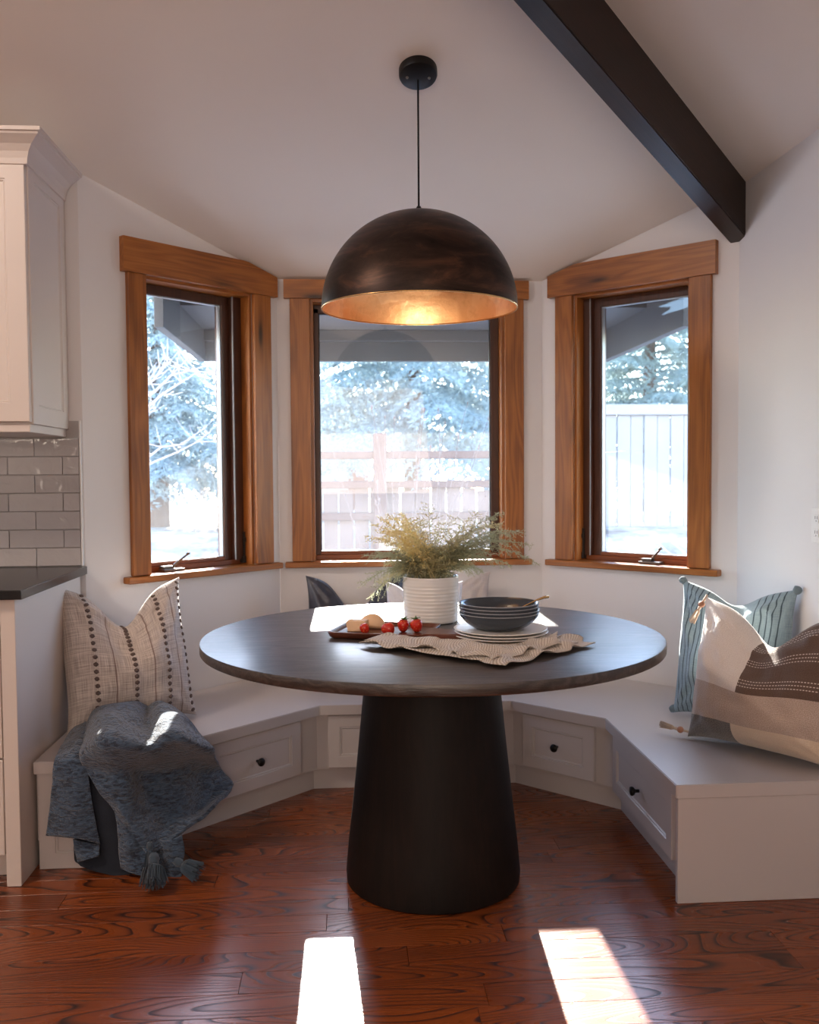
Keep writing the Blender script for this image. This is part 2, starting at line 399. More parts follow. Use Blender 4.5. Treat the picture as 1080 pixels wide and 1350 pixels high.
# ------------------------------------------------------------------ windows
def window(num, key, hdr, cas, sill, stile, crank, hinge_side):
    x, y, z, a = ORI[key]
    t = thing('window_%d' % num, None, None, (x, y, z), (0, 0, math.radians(a)), kind='structure')
    u0, u1, z0, z1 = OPN[key]; zt = ZT[key]
    # header board, cut along the slope of the ceiling
    top = 2.176
    h0, h1 = hdr; n = 24; pts = [(h0, 2.043), (h1, 2.043)]
    for i in range(n+1):
        u = h1+(h0-h1)*i/n; pts.append((u, min(top, zt(u)-.004)))
    bm = B(); prism(bm, pts, -.030, -.0, 'XZ'); obj('header_board', bm, M['alder_h'], t)
    for c0, c1 in (cas[:2], cas[2:]):
        bm = B(); box(bm, c0, c1, -.022, -.0, .858, 2.043, .002); obj('side_casing', bm, M['alder_v'], t)
    bm = B(); box(bm, sill[0], sill[1], -.042, .10, .830, .856, .003); obj('sill_board', bm, M['alder_h'], t)
    # jamb lining
    for ua, ub in ((u0, u0+.014), (u1-.014, u1)):
        bm = B(); box(bm, ua, ub, 0, .13, .856, z1, .001); obj('jamb', bm, M['alder_v'], t)
    bm = B(); box(bm, u0+.014, u1-.014, 0, .13, z1-.014, z1, .001); obj('head_jamb', bm, M['alder_h'], t)
    bm = B(); box(bm, u0+.014, u1-.014, .072, .15, .856, .878, .002); obj('bottom_stop', bm, M['sash_h'], t)
    # stops and sash
    sl, sr = stile
    s = thing('sash', None, None, (0, 0, 0)); s.parent = t
    g0, g1, gz0, gz1 = u0+sl, u1-sr, .893, 1.992
    for ua, ub in ((u0+.014, g0), (g1, u1-.014)):
        w_ = ub-ua
        if w_ > .06:                                     # wide side: stepped screen track and stile
            ni = ua if ua > .5 else ub
            s0 = g1 if ua > .5 else g0-.036
            k0, k1 = (g1+.036, u1-.014) if ua > .5 else (u0+.014, g0-.036)
            bm = B(); box(bm, k0, k1, .055, .13, .878, z1-.014, .001); obj('screen_track', bm, M['sash'], s)
            bm = B(); box(bm, s0, s0+.036, .080, .13, .878, z1-.03, .002); obj('stile', bm, M['sash'], s)
            bm = B(); box(bm, (s0+.036 if ua > .5 else s0-.004)-.0, (s0+.040 if ua > .5 else s0), .050, .057, .878, z1-.014); obj('bead_strip', bm, M['bead'], s)
        else:
            bm = B(); box(bm, ua, ub, .080, .13, .878, z1-.03, .002); obj('stile', bm, M['sash'], s)
    bm = B(); box(bm, g0, g1, .080, .13, .878, gz0, .002); obj('bottom_rail', bm, M['sash_h'], s)
    bm = B(); box(bm, u0+.014, u1-.014, .080, .13, gz1, z1-.014, .002); obj('top_rail', bm, M['sash'], s)
    bm = B()
    for q in ((g0, g0+.004, gz0, gz1), (g1-.004, g1, gz0, gz1)): box(bm, q[0], q[1], .088, .112, q[2], q[3])
    for q in ((gz0, gz0+.003), (gz1-.003, gz1)): box(bm, g0+.004, g1-.004, .088, .112, q[0], q[1])
    obj('glazing_bead', bm, M['bead'] if key != 'c' else M['gasket'], s)
    bm = B(); box(bm, g0+.003, g1-.003, .098, .102, gz0+.002, gz1-.002); obj('pane', bm, M['glass'], s)
    if crank is not None:
        c = crank
        bm = B(); box(bm, c-.055, c+.045, .025, .070, .856, .868, .004, seg=2); box(bm, c-.05, c-.0, .04, .072, .866, .880, .005, seg=2)
        o = obj('crank_base', bm, M['bronze'], t)
        bm = B(); tube(bm, [(c+.0, .045, .872), (c+.006, .04, .884), (c+.03, .028, .905), (c+.052, .015, .925)], [.006, .006, .0045, .0045]);
        tube(bm, [(c+.047, .016, .924), (c+.060, .012, .930)], [.006, .006]); obj('crank_handle', bm, M['bronze'], t, smooth=True)
    if hinge_side:
        uh = u1-.018 if hinge_side > 0 else u0+.018
        bm = B(); box(bm, uh-.004, uh+.004, .045, .060, .88, 1.0, .001); box(bm, uh-.010, uh+.005, .04, .07, .862, .892, .002); box(bm, uh-.006, uh+.006, .04, .055, .955, .975, .002)
        obj('sash_lock', bm, M['gasket'], t)
    return t
window(1, 'l', (.170, .945), (.192, .274, .817, .912), (.160, .948), (.054, .101), .42, 1)
window(2, 'c', (.033, 1.144), (.059, .148, 1.035, 1.121), (.027, 1.156), (.037, .052), None, 0)
window(3, 'r', (.048, .835), (.083, .171, .722, .813), (.040, .856), (.089, .032), .53, -1)
# ------------------------------------------------------------------ banquette bench
SZ = .351
LIP = [(-.993, 3.0), (-.748, 3.0), (-.108, 3.64), (.649, 3.64), (.944, 3.345), (.944, 2.607)]
BACK = [(1.557, 2.607), (1.557, 3.632), (.909, 4.282), (-.299, 4.282), (-.978, 3.601), (-.993, 3.601)]
def offs(pts, d):
    """polyline moved d towards the wall (to the left of travel)"""
    out = []
    for i, p in enumerate(pts):
        p = Vector(p); ns = []
        if i: e = (p-Vector(pts[i-1])).normalized(); ns.append(Vector((-e.y, e.x)))
        if i < len(pts)-1: e = (Vector(pts[i+1])-p).normalized(); ns.append(Vector((-e.y, e.x)))
        if len(ns) == 1: out.append(tuple(p+ns[0]*d))
        else: m = (ns[0]+ns[1]).normalized(); out.append(tuple(p+m*(d/m.dot(ns[0]))))
    return out
def panel(bm, w, h, fr=.045, th=.018, rec=.007, mtx=None, bead=.006):
    """framed door: local X 0..w, Z 0..h, front at y=-th"""
    V_ = []
    def ring(i, y): return [bm.verts.new(p) for p in ((i, y, i), (w-i, y, i), (w-i, y, h-i), (i, y, h-i))]
    rs = [ring(0, 0), ring(0, -th+.002), ring(.002, -th), ring(fr, -th), ring(fr+bead*.4, -th+.004), ring(fr+bead, -th+.003), ring(fr+bead*1.6, -th+rec)]
    for A, C in zip(rs, rs[1:]):
        for k in range(4): bm.faces.new((A[k], A[(k+1) % 4], C[(k+1) % 4], C[k]))
    bm.faces.new(rs[-1]); bm.faces.new(rs[0][::-1]); bmesh.ops.recalc_face_normals(bm, faces=bm.faces)
    if mtx: bmesh.ops.transform(bm, matrix=mtx, verts=[v for r in rs for v in r])
def knob(bm, x, z, y0=-.018):
    prof = [(.0055, 0), (.0055, .010), (.007, .014), (.013, .018), (.0155, .024), (.014, .029), (0, .031)]
    lathe(bm, prof, 20, mtx=Matrix.Translation((x, y0, z)) @ Matrix.Rotation(math.pi/2, 4, 'X'))
bench = thing('banquette_bench', 'pale grey painted built-in banquette bench wrapping round the bay under the windows', 'bench', (.3, 3.9, 0))
bm = B(); prism(bm, LIP+BACK, SZ-.040, SZ)
bmesh.ops.bevel(bm, geom=[e for e in bm.edges if e.calc_length() > .01], offset=.0025, segments=2, affect='EDGES')
obj('seat_top', bm, M['bench'], bench, world=True)
face = offs(LIP, .032); face[0] = (-.993, face[0][1]); face[-1] = (face[-1][0], 2.63)
bk = [(1.555, 2.63)] + BACK[1:5] + [(-.993, 3.59)]
bm = B(); prism(bm, face+bk, .088, SZ-.0405); obj('face_frame', bm, M['bench'], bench, world=True)
kick = offs(LIP, .068); kick[0] = (-.993, kick[0][1]); kick[-1] = (kick[-1][0], 2.63)
bm = B(); prism(bm, kick+bk, .0, .0875); obj('kick_board', bm, M['bench'], bench, world=True)
bm = B(); box(bm, .951, 1.557, 2.612, 2.630, 0, SZ-.0405, .0015); obj('end_panel', bm, M['bench'], bench, world=True)
mt = Matrix.Translation((-.985, 3.030, .0))
bm = B(); panel(bm, .205, SZ-.041, .05, .016, mtx=mt); obj('end_panel', bm, M['bench'], bench, world=True)
def drawer(p, q, s0, s1, kn=True):
    p, q = Vector(p), Vector(q); e = (q-p).normalized()
    a = math.atan2(e.y, e.x)
    m = Matrix.Translation((p.x+e.x*s0, p.y+e.y*s0, .098)) @ Matrix.Rotation(a, 4, 'Z')
    bm = B(); panel(bm, s1-s0, .208, mtx=m); d = obj('drawer', bm, M['bench'], bench, world=True)
    if kn:
        bm = B(); knob(bm, (s1-s0)/2, .104); bmesh.ops.transform(bm, matrix=m, verts=bm.verts)
        obj('knob', bm, M['black'], d, smooth=True, world=True)['label'] = 'round black knob'
dl = (Vector(face[2])-Vector(face[1])).length
drawer(face[1], face[2], dl-.535, dl-.10)
drawer(face[2], face[3], .045, .715)
drawer(face[3], face[4], .055, .375)
drawer(face[4], face[5], .058, .672)
# ------------------------------------------------------------------ kitchen
base = thing('base_cabinet', 'pale painted base cabinet with drawers under the black worktop', 'cabinet', (-1.4, 3.25, 0))
bm = B(); box(bm, -1.9, -1.045, 2.92, 3.60, .10, .884); obj('body', bm, M['cab'], base, world=True)
bm = B(); box(bm, -1.9, -1.045, 2.985, 3.60, .0, .0995); obj('toe_kick', bm, M['cab'], base, world=True)
bm = B(); box(bm, -1.044, -1.0, 2.893, 3.60, 0, .884, .0015); obj('side_panel', bm, M['cab'], base, world=True)
for z0, z1 in ((.708, .876), (.396, .702), (.095, .390)):
    bm = B(); box(bm, -1.75, -1.050, 2.900, 2.9195, z0, z1, .002); d = obj('drawer', bm, M['cab'], base, world=True)
    bm = B(); knob(bm, 0, 0, 0); bmesh.ops.transform(bm, matrix=Matrix.Translation((-1.4, 2.900, (z0+z1)/2)), verts=bm.verts)
    obj('knob', bm, M['black'], d, smooth=True, world=True)
bm = B(); box(bm, -1.9, -.972, 2.868, 3.592, .8845, .914, .003, seg=2)
setp(obj('worktop', bm, M['counter']), 'black stone worktop ending beside the left window wall', 'worktop')
up = thing('wall_cabinet', 'pale painted wall cabinet with crown moulding above the tiles', 'cabinet', (-1.4, 3.4, 1.40))
bm = B(); box(bm, -1.9, -1.048, 3.202, 3.602, 1.428, 2.30); obj('body', bm, M['cab'], up, world=True)
bm = B(); panel(bm, .40, .872, .06, .018, .006, Matrix.Translation((-1.048, 3.202, 1.428)) @ Matrix.Rotation(math.pi/2, 4, 'Z')); obj('side_panel', bm, M['cab'], up, world=True)
bm = B(); panel(bm, .42, .855, .062, .020, .008, Matrix.Translation((-1.456, 3.201, 1.434))); obj('door', bm, M['cab'], up, world=True)
bm = B(); panel(bm, .42, .855, .062, .020, .008, Matrix.Translation((-1.88, 3.201, 1.434))); obj('door', bm, M['cab'], up, world=True)
bm = B(); box(bm, -1.9, -1.040, 3.195, 3.602, 1.400, 1.4275, .002); obj('light_rail', bm, M['cab'], up, world=True)
prof = [(0, 2.27), (.006, 2.272), (.008, 2.29), (.014, 2.31), (.028, 2.33), (.048, 2.345), (.058, 2.352), (.060, 2.358), (.068, 2.360), (.068, 2.372), (0, 2.372)]
bm = B(); rings = []
for (x, y, dx, dy) in ((-1.9, 3.182, 0, -1), (-1.030, 3.182, 1, -1), (-1.030, 3.60, 1, 0)):
    rings.append([bm.verts.new((x+dx*o, y+dy*o, z)) for o, z in prof])
for A, C in zip(rings, rings[1:]):
    for k in range(len(prof)): bm.faces.new((A[k], C[k], C[(k+1) % len(prof)], A[(k+1) % len(prof)]))
bm.faces.new(rings[0]); bm.faces.new(rings[-1]); bmesh.ops.recalc_face_normals(bm, faces=bm.faces)
box(bm, -1.9, -1.032, 3.185, 3.60, 2.30, 2.37)
obj('crown_moulding', bm, M['cab'], up, world=True)
l = lamp('under_cabinet_strip', 'AREA', (-1.35, 3.40, 1.398), (0, .25, -1), .22, (1, .82, .66), shape='RECTANGLE', size=.55, size_y=.02)
splash = thing('tile_backsplash', 'grey glazed subway tile backsplash between worktop and wall cabinet', 'backsplash', (-1.4, 3.6, .914))
bm = B(); box(bm, -1.9, -.992, 3.599, 3.6035, .9145, 1.46); obj('grout', bm, M['grout'], splash, world=True)
bm = B(); box(bm, -.9915, -.986, 3.588, 3.6035, .9145, 1.46, .001); obj('edge_trim', bm, M['plastic'], splash, world=True)
for r_ in range(8):
    z0 = .9155+r_*.0685; x1 = -.9925; first = .164 if r_ % 2 == 0 else .062
    if r_ == 7: continue
    wd = first
    while x1 > -1.75:
        x0 = x1-wd
        bm = B(); box(bm, -wd/2+.001, wd/2-.001, -.005, .005, .001, .0672, .0018)
        o = obj('tile', bm, M['tile'], splash); o.location = ((x0+x1)/2+1.4, 3.594-3.6+rng.uniform(-.0008, .0008), z0-.914)
        o.rotation_euler = (rng.uniform(-.012, .012), 0, rng.uniform(-.008, .008))
        x1 = x0; wd = .2
# ------------------------------------------------------------------ table
TX, TY, TZ = .2622, 2.865, .76
tb = thing('round_dining_table', 'round blackened oak pedestal table in the middle of the bay', 'table', (TX, TY, 0))
bm = B(); R = .701
lathe(bm, [(0, .729), (R-.006, .729), (R-.002, .731), (R, .734), (R, .757), (R-.001, .7593), (R-.003, .760), (0, .760)], 160)
obj('table_top', bm, M['table'], tb, smooth=True, angle=40)
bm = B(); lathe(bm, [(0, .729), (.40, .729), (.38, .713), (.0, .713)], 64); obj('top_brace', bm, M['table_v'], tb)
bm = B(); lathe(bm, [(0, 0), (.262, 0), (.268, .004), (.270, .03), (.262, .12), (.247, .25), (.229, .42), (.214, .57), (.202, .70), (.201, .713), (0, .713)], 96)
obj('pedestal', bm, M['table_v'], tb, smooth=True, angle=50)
# ------------------------------------------------------------------ pendant
PX, PY, PZ = .250, 3.10, 1.793
pend = thing('pendant_lamp', 'black dome pendant lamp with gold leaf inside hanging over the table', 'pendant lamp', (PX, PY, PZ))
R = .322; prof = [(R, 0)]+[(R*math.cos(a), .318*math.sin(a)) for a in [math.pi/2*i/28 for i in range(1, 28)]]+[(.012, .318)]
bm = B(); lathe(bm, prof, 96, caps=False); obj('shade', bm, M['shade_out'], pend, smooth=True)
R = .3185; prof = [(R, .0005)]+[(R*math.cos(a), .3145*math.sin(a)) for a in [math.pi/2*i/28 for i in range(1, 28)]]+[(.002, .3145)]
bm = B(); lathe(bm, prof, 96, caps=False); bmesh.ops.reverse_faces(bm, faces=bm.faces); obj('gold_lining', bm, M['shade_in'], pend, smooth=True)
bm = B(); lathe(bm, [(.3185, -.001), (.3222, -.001), (.3225, .003), (.3183, .003), (.3185, -.001)], 96, caps=False); obj('rim', bm, M['gold'], pend, smooth=True)
bm = B(); lathe(bm, [(0, .314), (.016, .314), (.016, .322), (.010, .328), (.006, .336), (0, .336)], 24); obj('cord_grip', bm, M['black'], pend, smooth=True)
zc = ZC(PY)-PZ
bm = B(); tube(bm, [(0, 0, .33), (0, 0, zc-.02)], .0032); obj('cord', bm, M['black'], pend, smooth=True)
cm = Matrix.Translation((0, 0, zc)) @ Matrix.Rotation(-math.atan(.37), 4, 'X')
bm = B(); lathe(bm, [(0, -.032), (.050, -.032), (.060, -.028), (.0625, -.022), (.0625, -.001), (0, -.001)], 48, mtx=cm); can = obj('ceiling_rose', bm, M['black'], pend, smooth=True, angle=40)
for sx in (-1, 1):
    bm = B(); lathe(bm, [(0, -.036), (.004, -.036), (.005, -.033), (.005, -.0315)], 12, c=(sx*.036, 0, 0), mtx=cm); obj('screw', bm, M['bronze'], can, smooth=True)
bm = B(); lathe(bm, [(0, .20), (.022, .20), (.024, .215), (.024, .30), (0, .3135)], 24); obj('socket', bm, M['black'], pend, smooth=True)
t = NT('bulb_glow'); em = t.n('Emission', Color=(1, .72, .42), Strength=3.); t.t.links.new(em.outputs[0], t.out.inputs[0])
bm = B(); lathe(bm, [(0, .105), (.014, .109), (.027, .122), (.031, .14), (.026, .162), (.015, .183), (.013, .20)], 24); obj('bulb', bm, t.m, pend, smooth=True)
d = bpy.data.lights.new('pendant_glow', 'POINT'); d.energy = .6; d.color = (1, .82, .62); d.shadow_soft_size = .03
o = bpy.data.objects.new('pendant_glow', d); COL.objects.link(o); o.location = (PX-.0, PY, PZ+.07)
# ------------------------------------------------------------------ soft things
def crom(p, t):
    """Catmull-Rom through list p of Vectors, t in 0..len-1"""
    i = min(int(t), len(p)-2); f = t-i
    a = p[max(i-1, 0)] if i > 0 else p[0]*2-p[1]; b = p[i]; c = p[i+1]; d = p[i+2] if i+2 < len(p) else p[-1]*2-p[-2]
    return .5*((2*b)+(-a+c)*f+(2*a-5*b+4*c-d)*f*f+(-a+3*b-3*c+d)*f*f*f)
def sheet(rows, nu, nv, th=.006, wr=.0, ws=12., seed=0, uvs=(1, 1)):
    """cloth through a net of control points, with its own thickness"""
    rows = [[Vector(q) for q in r] for r in rows]
    G = []
    for j in range(nv+1):
        tj = j/nv*(len(rows)-1); ctrl = [crom([r[k] for r in rows], tj) for k in range(len(rows[0]))]
        G.append([crom(ctrl, i/nu*(len(ctrl)-1)) for i in range(nu+1)])
    N = []
    for j in range(nv+1):
        N.append([])
        for i in range(nu+1):
            du = G[j][min(i+1, nu)]-G[j][max(i-1, 0)]; dv = G[min(j+1, nv)][i]-G[max(j-1, 0)][i]
            n = du.cross(dv); N[-1].append(n.normalized() if n.length > 1e-12 else Vector((0, 0, 1)))
    bm = B(); uvl = bm.loops.layers.uv.new('UVMap')
    def side(sg):
        return [[bm.verts.new(G[j][i]+N[j][i]*(sg*th/2+wr*(noise.noise(G[j][i]*ws+Vector((seed, 0, 0)))))) for i in range(nu+1)] for j in range(nv+1)]
    A, C = side(1), side(-1)
    def uvf(f, ij):
        for l, (i, j) in zip(f.loops, ij): l[uvl].uv = (i/nu*uvs[0], 1-j/nv*uvs[1])
    for j in range(nv):
        for i in range(nu):
            q = [(i, j), (i+1, j), (i+1, j+1), (i, j+1)]
            uvf(bm.faces.new([A[b][a] for a, b in q]), q); q = q[::-1]
            uvf(bm.faces.new([C[b][a] for a, b in q]), q)
    edge = [(i, 0) for i in range(nu)]+[(nu, j) for j in range(nv)]+[(i, nv) for i in range(nu, 0, -1)]+[(0, j) for j in range(nv, 0, -1)]
    for (a, b), (c, d) in zip(edge, edge[1:]+edge[:1]):
        uvf(bm.faces.new((A[b][a], A[d][c], C[d][c], C[b][a])), [(a, b), (c, d), (c, d), (a, b)])
    bmesh.ops.recalc_face_normals(bm, faces=bm.faces)
    return bm
def pillow_fn(w, h, d, chop=.1, seed=0, pin=.06, lean=0., ears=(1, 1)):
    def P(u, v, s):
        """u,v in -1..1, s=+1 front/-1 back; local X width, Z height (0 bottom), -Y front"""
        x = w/2*u*(1-pin*(1-v**4)*abs(u)**2); z = h/2*v*(1-pin*(1-u**4)*abs(v)**2)
        tv = (v+1)/2
        dip = math.exp(-(u/.42)**2)
        z -= chop*dip*tv**2.2
        e = max(0, (1-abs(u)**2.2)*(1-abs(v)**2.2))
        t = d/2*e**.48
        t *= 1-.55*dip*max(0, tv-.45)/.55*(1 if chop > .02 else 0)
        # sag: fuller at the bottom
        t *= 1+.18*(1-tv)-.10*tv
        p = Vector((x, -s*t, z+h/2))
        nn = noise.noise(Vector((u*2.1+seed, v*2.1, s*3+seed)))*.5+noise.noise(Vector((u*5+seed, v*5, s*3)))*.22
        w3 = noise.noise(Vector((u*3.2+v*1.6+seed, v*2.2-u*1.1, s*5+seed)))
        p.y += nn*.034*min(1, e*2.)-s*.010*(1-abs(w3)*3)*min(1, e*2.5)*(.4+.6*tv)
        # creases running out of the corners
        for cu, cv in ((-1, 1), (1, 1), (-1, -1), (1, -1)):
            rr = math.hypot(u-cu, v-cv)
            if rr < .9: p.y += -s*.009*math.sin(math.atan2(v-cv, u-cu)*14+seed)*(1-rr/.9)*min(1, e*4)
        if v < 0: p.z = max(p.z, .004) if False else p.z
        return p
    return P
def pillow(P, n=44):
    bm = B(); uvl = bm.loops.layers.uv.new('UVMap'); sides = []
    rim = {}
    for s in (1, -1):
        g = []
        for j in range(n+1):
            g.append([])
            for i in range(n+1):
                u = math.sin((i/n*2-1)*math.pi/2*.94)/math.sin(math.pi/2*.94); v = math.sin((j/n*2-1)*math.pi/2*.94)/math.sin(math.pi/2*.94)
                edge = i in (0, n) or j in (0, n)
                if edge and s == -1: g[-1].append(rim[(i, j)])
                else:
                    q = bm.verts.new(P(u, v, s)); g[-1].append(q)
                    if edge: rim[(i, j)] = q
        for j in range(n):
            for i in range(n):
                ij = [(i, j), (i+1, j), (i+1, j+1), (i, j+1)]
                if s == -1: ij = ij[::-1]
                try: f = bm.faces.new([g[b][a] for a, b in ij])
                except ValueError: continue
                for l, (a, b) in zip(f.loops, ij):
                    l[uvl].uv = ((math.sin((a/n*2-1)*math.pi/2*.94)/.9956+1)/2, (math.sin((b/n*2-1)*math.pi/2*.94)/.9956+1)/2)
    bmesh.ops.recalc_face_normals(bm, faces=bm.faces)
    return bm
def tassel(bm, top, L, r, seed=0, n=46, dirv=(0, 0, -1), spread=1.):
    rg = random.Random(seed); top = Vector(top); d = Vector(dirv).normalized()
    a = d.orthogonal().normalized(); b = d.cross(a)
    # knob
    lathe(bm, [(0, 0), (r*.35, .002), (r*.5, r*.5), (r*.42, r*1.0), (r*.32, r*1.15), (r*.40, r*1.3), (0, r*1.35)], 14, mtx=Matrix.Translation(top) @ d.to_track_quat('Z', 'X').to_matrix().to_4x4())
    for i in range(n):
        an = rg.random()*6.283; rr = math.sqrt(rg.random())
        o = (a*math.cos(an)+b*math.sin(an))
        p0 = top+d*r*1.1+o*rr*r*.3; p1 = top+d*L*.5+o*rr*r*.75*spread; p2 = top+d*L*rg.uniform(.88, 1.02)+o*rr*r*1.0*spread+Vector((rg.uniform(-1, 1), rg.uniform(-1, 1), 0))*r*.15
        tube(bm, [p0, p0.lerp(p1, .5)+o*.002, p1, p2], .0013, 3)
# --- fabrics
def f_left(t, u, v, col):
    # slim brown pinstripes between the tuft rows
    for c in (.33, .62, .86): col = t.mix(t.math('MULTIPLY', band(t, u, c-.006, c+.006), .75), col, (.16, .09, .075))
    return col
M['pil_left'] = fabric('slub_linen', (.34, .285, .255), (.70, .62, .565), 190., .95, .9, f_left)
M['tuft'] = paint('brown_tuft', (.13, .095, .085), 1., .8, 300, .2)
def f_teal(t, u, v, col):
    w = t.math('MODULO', t.math('MULTIPLY', u, 20.), 1.)
    g = t.math('ADD', band(t, u, .06, .31), band(t, u, .70, .95), clamp=True)
    return t.mix(t.math('MULTIPLY', band(t, w, .30, .62, .12), g), col, (.022, .045, .065))
M['pil_teal'] = fabric('slate_blue_weave', (.17, .26, .31), (.30, .41, .46), 420., .9, .6, f_teal)
M['pil_teal_back'] = fabric('slate_blue_plain', (.10, .15, .18), (.16, .22, .25), 420.)
def f_patch(t, u, v, col):
    cream = (.66, .60, .55)
    brown = (.105, .065, .048); tan = (.42, .32, .26); dark = (.085, .075, .068); pale = (.60, .50, .40)
    c = tan
    up = t.math('GREATER_THAN', v, .42); left = t.math('LESS_THAN', u, .44); low = t.math('LESS_THAN', v, .17)
    wv = t.ramp(t.noise(t.coords((170, 230, 1), uv=True), 1., 3), [(.35, (0, 0, 0)), (.65, (1, 1, 1))])
    base = t.mix(wv, (.36, .275, .225), (.58, .47, .40))
    lowc = t.mix(t.math('LESS_THAN', u, .40), t.mix(wv, (.62, .50, .38), (.72, .60, .47)), t.mix(wv, (.035, .035, .035), (.26, .235, .21)))
    col = t.mix(low, base, lowc)
    br = t.mix(wv, (.09, .055, .04), (.14, .09, .068))
    dash = t.math('GREATER_THAN', t.math('MODULO', t.math('MULTIPLY', u, 60.), 1.), .4)
    for a in (.475, .500, .525, .665, .690, .715, .85, .875, .90):
        br = t.mix(t.math('MULTIPLY', band(t, v, a, a+.008, .003), dash), br, (.72, .62, .55))
    crm = t.mix(wv, (.62, .55, .50), (.78, .72, .66))
    return t.mix(up, col, t.mix(left, br, crm))
M['pil_patch'] = fabric('patchwork_weave', (.5, .4, .33), (.6, .5, .43), 200., .95, 1., f_patch)
M['pil_navy'] = fabric('navy_satin', (.018, .020, .032), (.03, .034, .05), 300., .38, .15, sheen=.1)
M['pil_white'] = fabric('white_linen', (.70, .68, .67), (.80, .78, .77), 300., .9, .4)
M['pil_taupe'] = fabric('taupe_linen', (.40, .34, .31), (.50, .43, .39), 300., .9, .4)
def blanket_mat():
    t = NT('blue_crinkle_knit'); uv = t.coords((1, 1, 1))
    n = t.noise(t.coords((45, 45, 150)), 1., 2, .5, .8)
    n2 = t.noise(t.coords((1, 1, 1)), 300., 2)
    c = t.mix(t.ramp(n, [(.36, (0, 0, 0)), (.6, (1, 1, 1))]), (.012, .022, .045), (.060, .105, .175))
    t.bump(t.math('MULTIPLY_ADD', n2, .3, n), 1., .010)
    return t.done(c, .95, Sheen_Weight=.4)
M['blanket'] = blanket_mat()
M['blanket_shaded'] = paint('navy_blanket_shaded', (.012, .017, .028), .95, .5, 200, .3)  # shade of the hollow between the folds, put into a darker navy
M['tassel_blue'] = paint('tassel_yarn', (.05, .078, .112), .95, .2, 300, .2, Sheen_Weight=.3)
M['rope'] = paint('cream_tassel', (.58, .46, .36), .9, .3, 300, .1)
M['beadwood'] = paint('wooden_bead', (.42, .20, .12), .4, .05)
def napkin_mat():
    t = NT('waffle_linen'); uv = t.coords((1, 1, 1), uv=True)
    s = t.n('SeparateXYZ', Vector=uv)
    a = t.math('SINE', t.math('MULTIPLY', s.outputs[0], 330.)); b = t.math('SINE', t.math('MULTIPLY', s.outputs[1], 260.))
    w_ = t.math('MULTIPLY_ADD', t.math('MULTIPLY', a, b), .5, .5)
    c = t.mix(w_, (.34, .27, .215), (.82, .76, .69)); t.bump(w_, .7, .003); return t.done(c, .95)
M['napkin'] = napkin_mat()
def put_pillow(name, label, w, h, d, chop, loc, tilt, yaw, mat, seed, group=None, roll=0., pin=.06, n=44):
    e = thing(name, label, 'cushion', loc, (tilt, roll, yaw), group)
    P = pillow_fn(w, h, d, chop, seed, pin)
    obj('cover', pillow(P, n), mat, e, smooth=True)
    return e, P
# left cushion with tufts
LC, P = put_pillow('cushion', 'oatmeal linen cushion with rows of brown tufts against the kitchen cabinet', .475, .53, .23, .15, (-.765, 3.395, SZ+.005), math.radians(-17), math.radians(31), M['pil_left'], 3., pin=.09)
bm = B()
for c in (.19, .475, .745, .965):
    for k in range(20):
        v = -.93+k*1.86/19; u = c*2-1
        p = P(u, v, 1); q = P(u+.01, v, 1); r_ = P(u, v+.02, 1)
        nrm = (q-p).cross(r_-p)*1.; nrm.normalize()
        if nrm.y > 0: nrm = -nrm
        ez = (r_-p).normalized(); ex = nrm.cross(ez)
        m = Matrix((ex, -nrm, ez)).transposed().to_4x4(); m.translation = p+nrm*.001
        g = bmesh.ops.create_icosphere(bm, subdivisions=1, radius=1, matrix=m @ Matrix.Diagonal((.0098, .005, .0085, 1)))
o = obj('tuft_rows', bm, M['tuft'], LC, smooth=True); o['kind'] = 'stuff'; o['label'] = 'rows of small brown tufts'
# right cushions
TC, P = put_pillow('cushion', 'slate blue striped cushion behind the patchwork cushion', .44, .50, .17, .06, (1.350, 3.215, SZ+.005), math.radians(-8), math.radians(-50), M['pil_teal'], 7., pin=.08)
for u, v in ((-1, -1), (1, -1), (-1, 1), (1, 1)):
    bm = B(); p = P(u*.985, v*.985, 1)
    if v < 0: p.z += .012
    r_ = bmesh.ops.create_icosphere(bm, subdivisions=2, radius=.015, matrix=Matrix.Translation(p))
    for q in r_['verts']: q.co += (q.co-p)*.25*noise.noise(q.co*90)
    obj('pompom', bm, M['pil_teal_back'], TC, smooth=True)
PC, P = put_pillow('cushion', 'patchwork cushion in cream, brown and tan with beaded corner tassels', .54, .48, .25, .12, (1.305, 2.850, SZ+.005), math.radians(-12), math.radians(-55), M['pil_patch'], 11., pin=.08)
for u, v, dv in ((-1, -1, (-1, -.3, .05)), (-1, 1, (-.25, -.35, -1)), (1, -1, (.35, -.9, .0)), (1, 1, (.1, -.3, -1))):
    bm = B(); bm2 = B(); p = P(u*.99, v*.99, 1); dd = Vector(dv).normalized()
    if v < 0: p.z += .014
    lathe(bm2, [(0, -.011), (.006, -.010), (.0105, -.005), (.0115, 0), (.0105, .005), (.006, .010), (0, .011)], 16, mtx=Matrix.Translation(p+dd*.028) @ dd.to_track_quat('Z', 'X').to_matrix().to_4x4())
    tube(bm, [p-dd*.01, p+dd*.02], .004, 6)
    tassel(bm, p+dd*.036, .065, .012, int(u*3+v*7+30), 26, dd)
    tt = obj('tassel', bm, M['rope'], PC, smooth=True); obj('bead', bm2, M['beadwood'], tt, smooth=True)
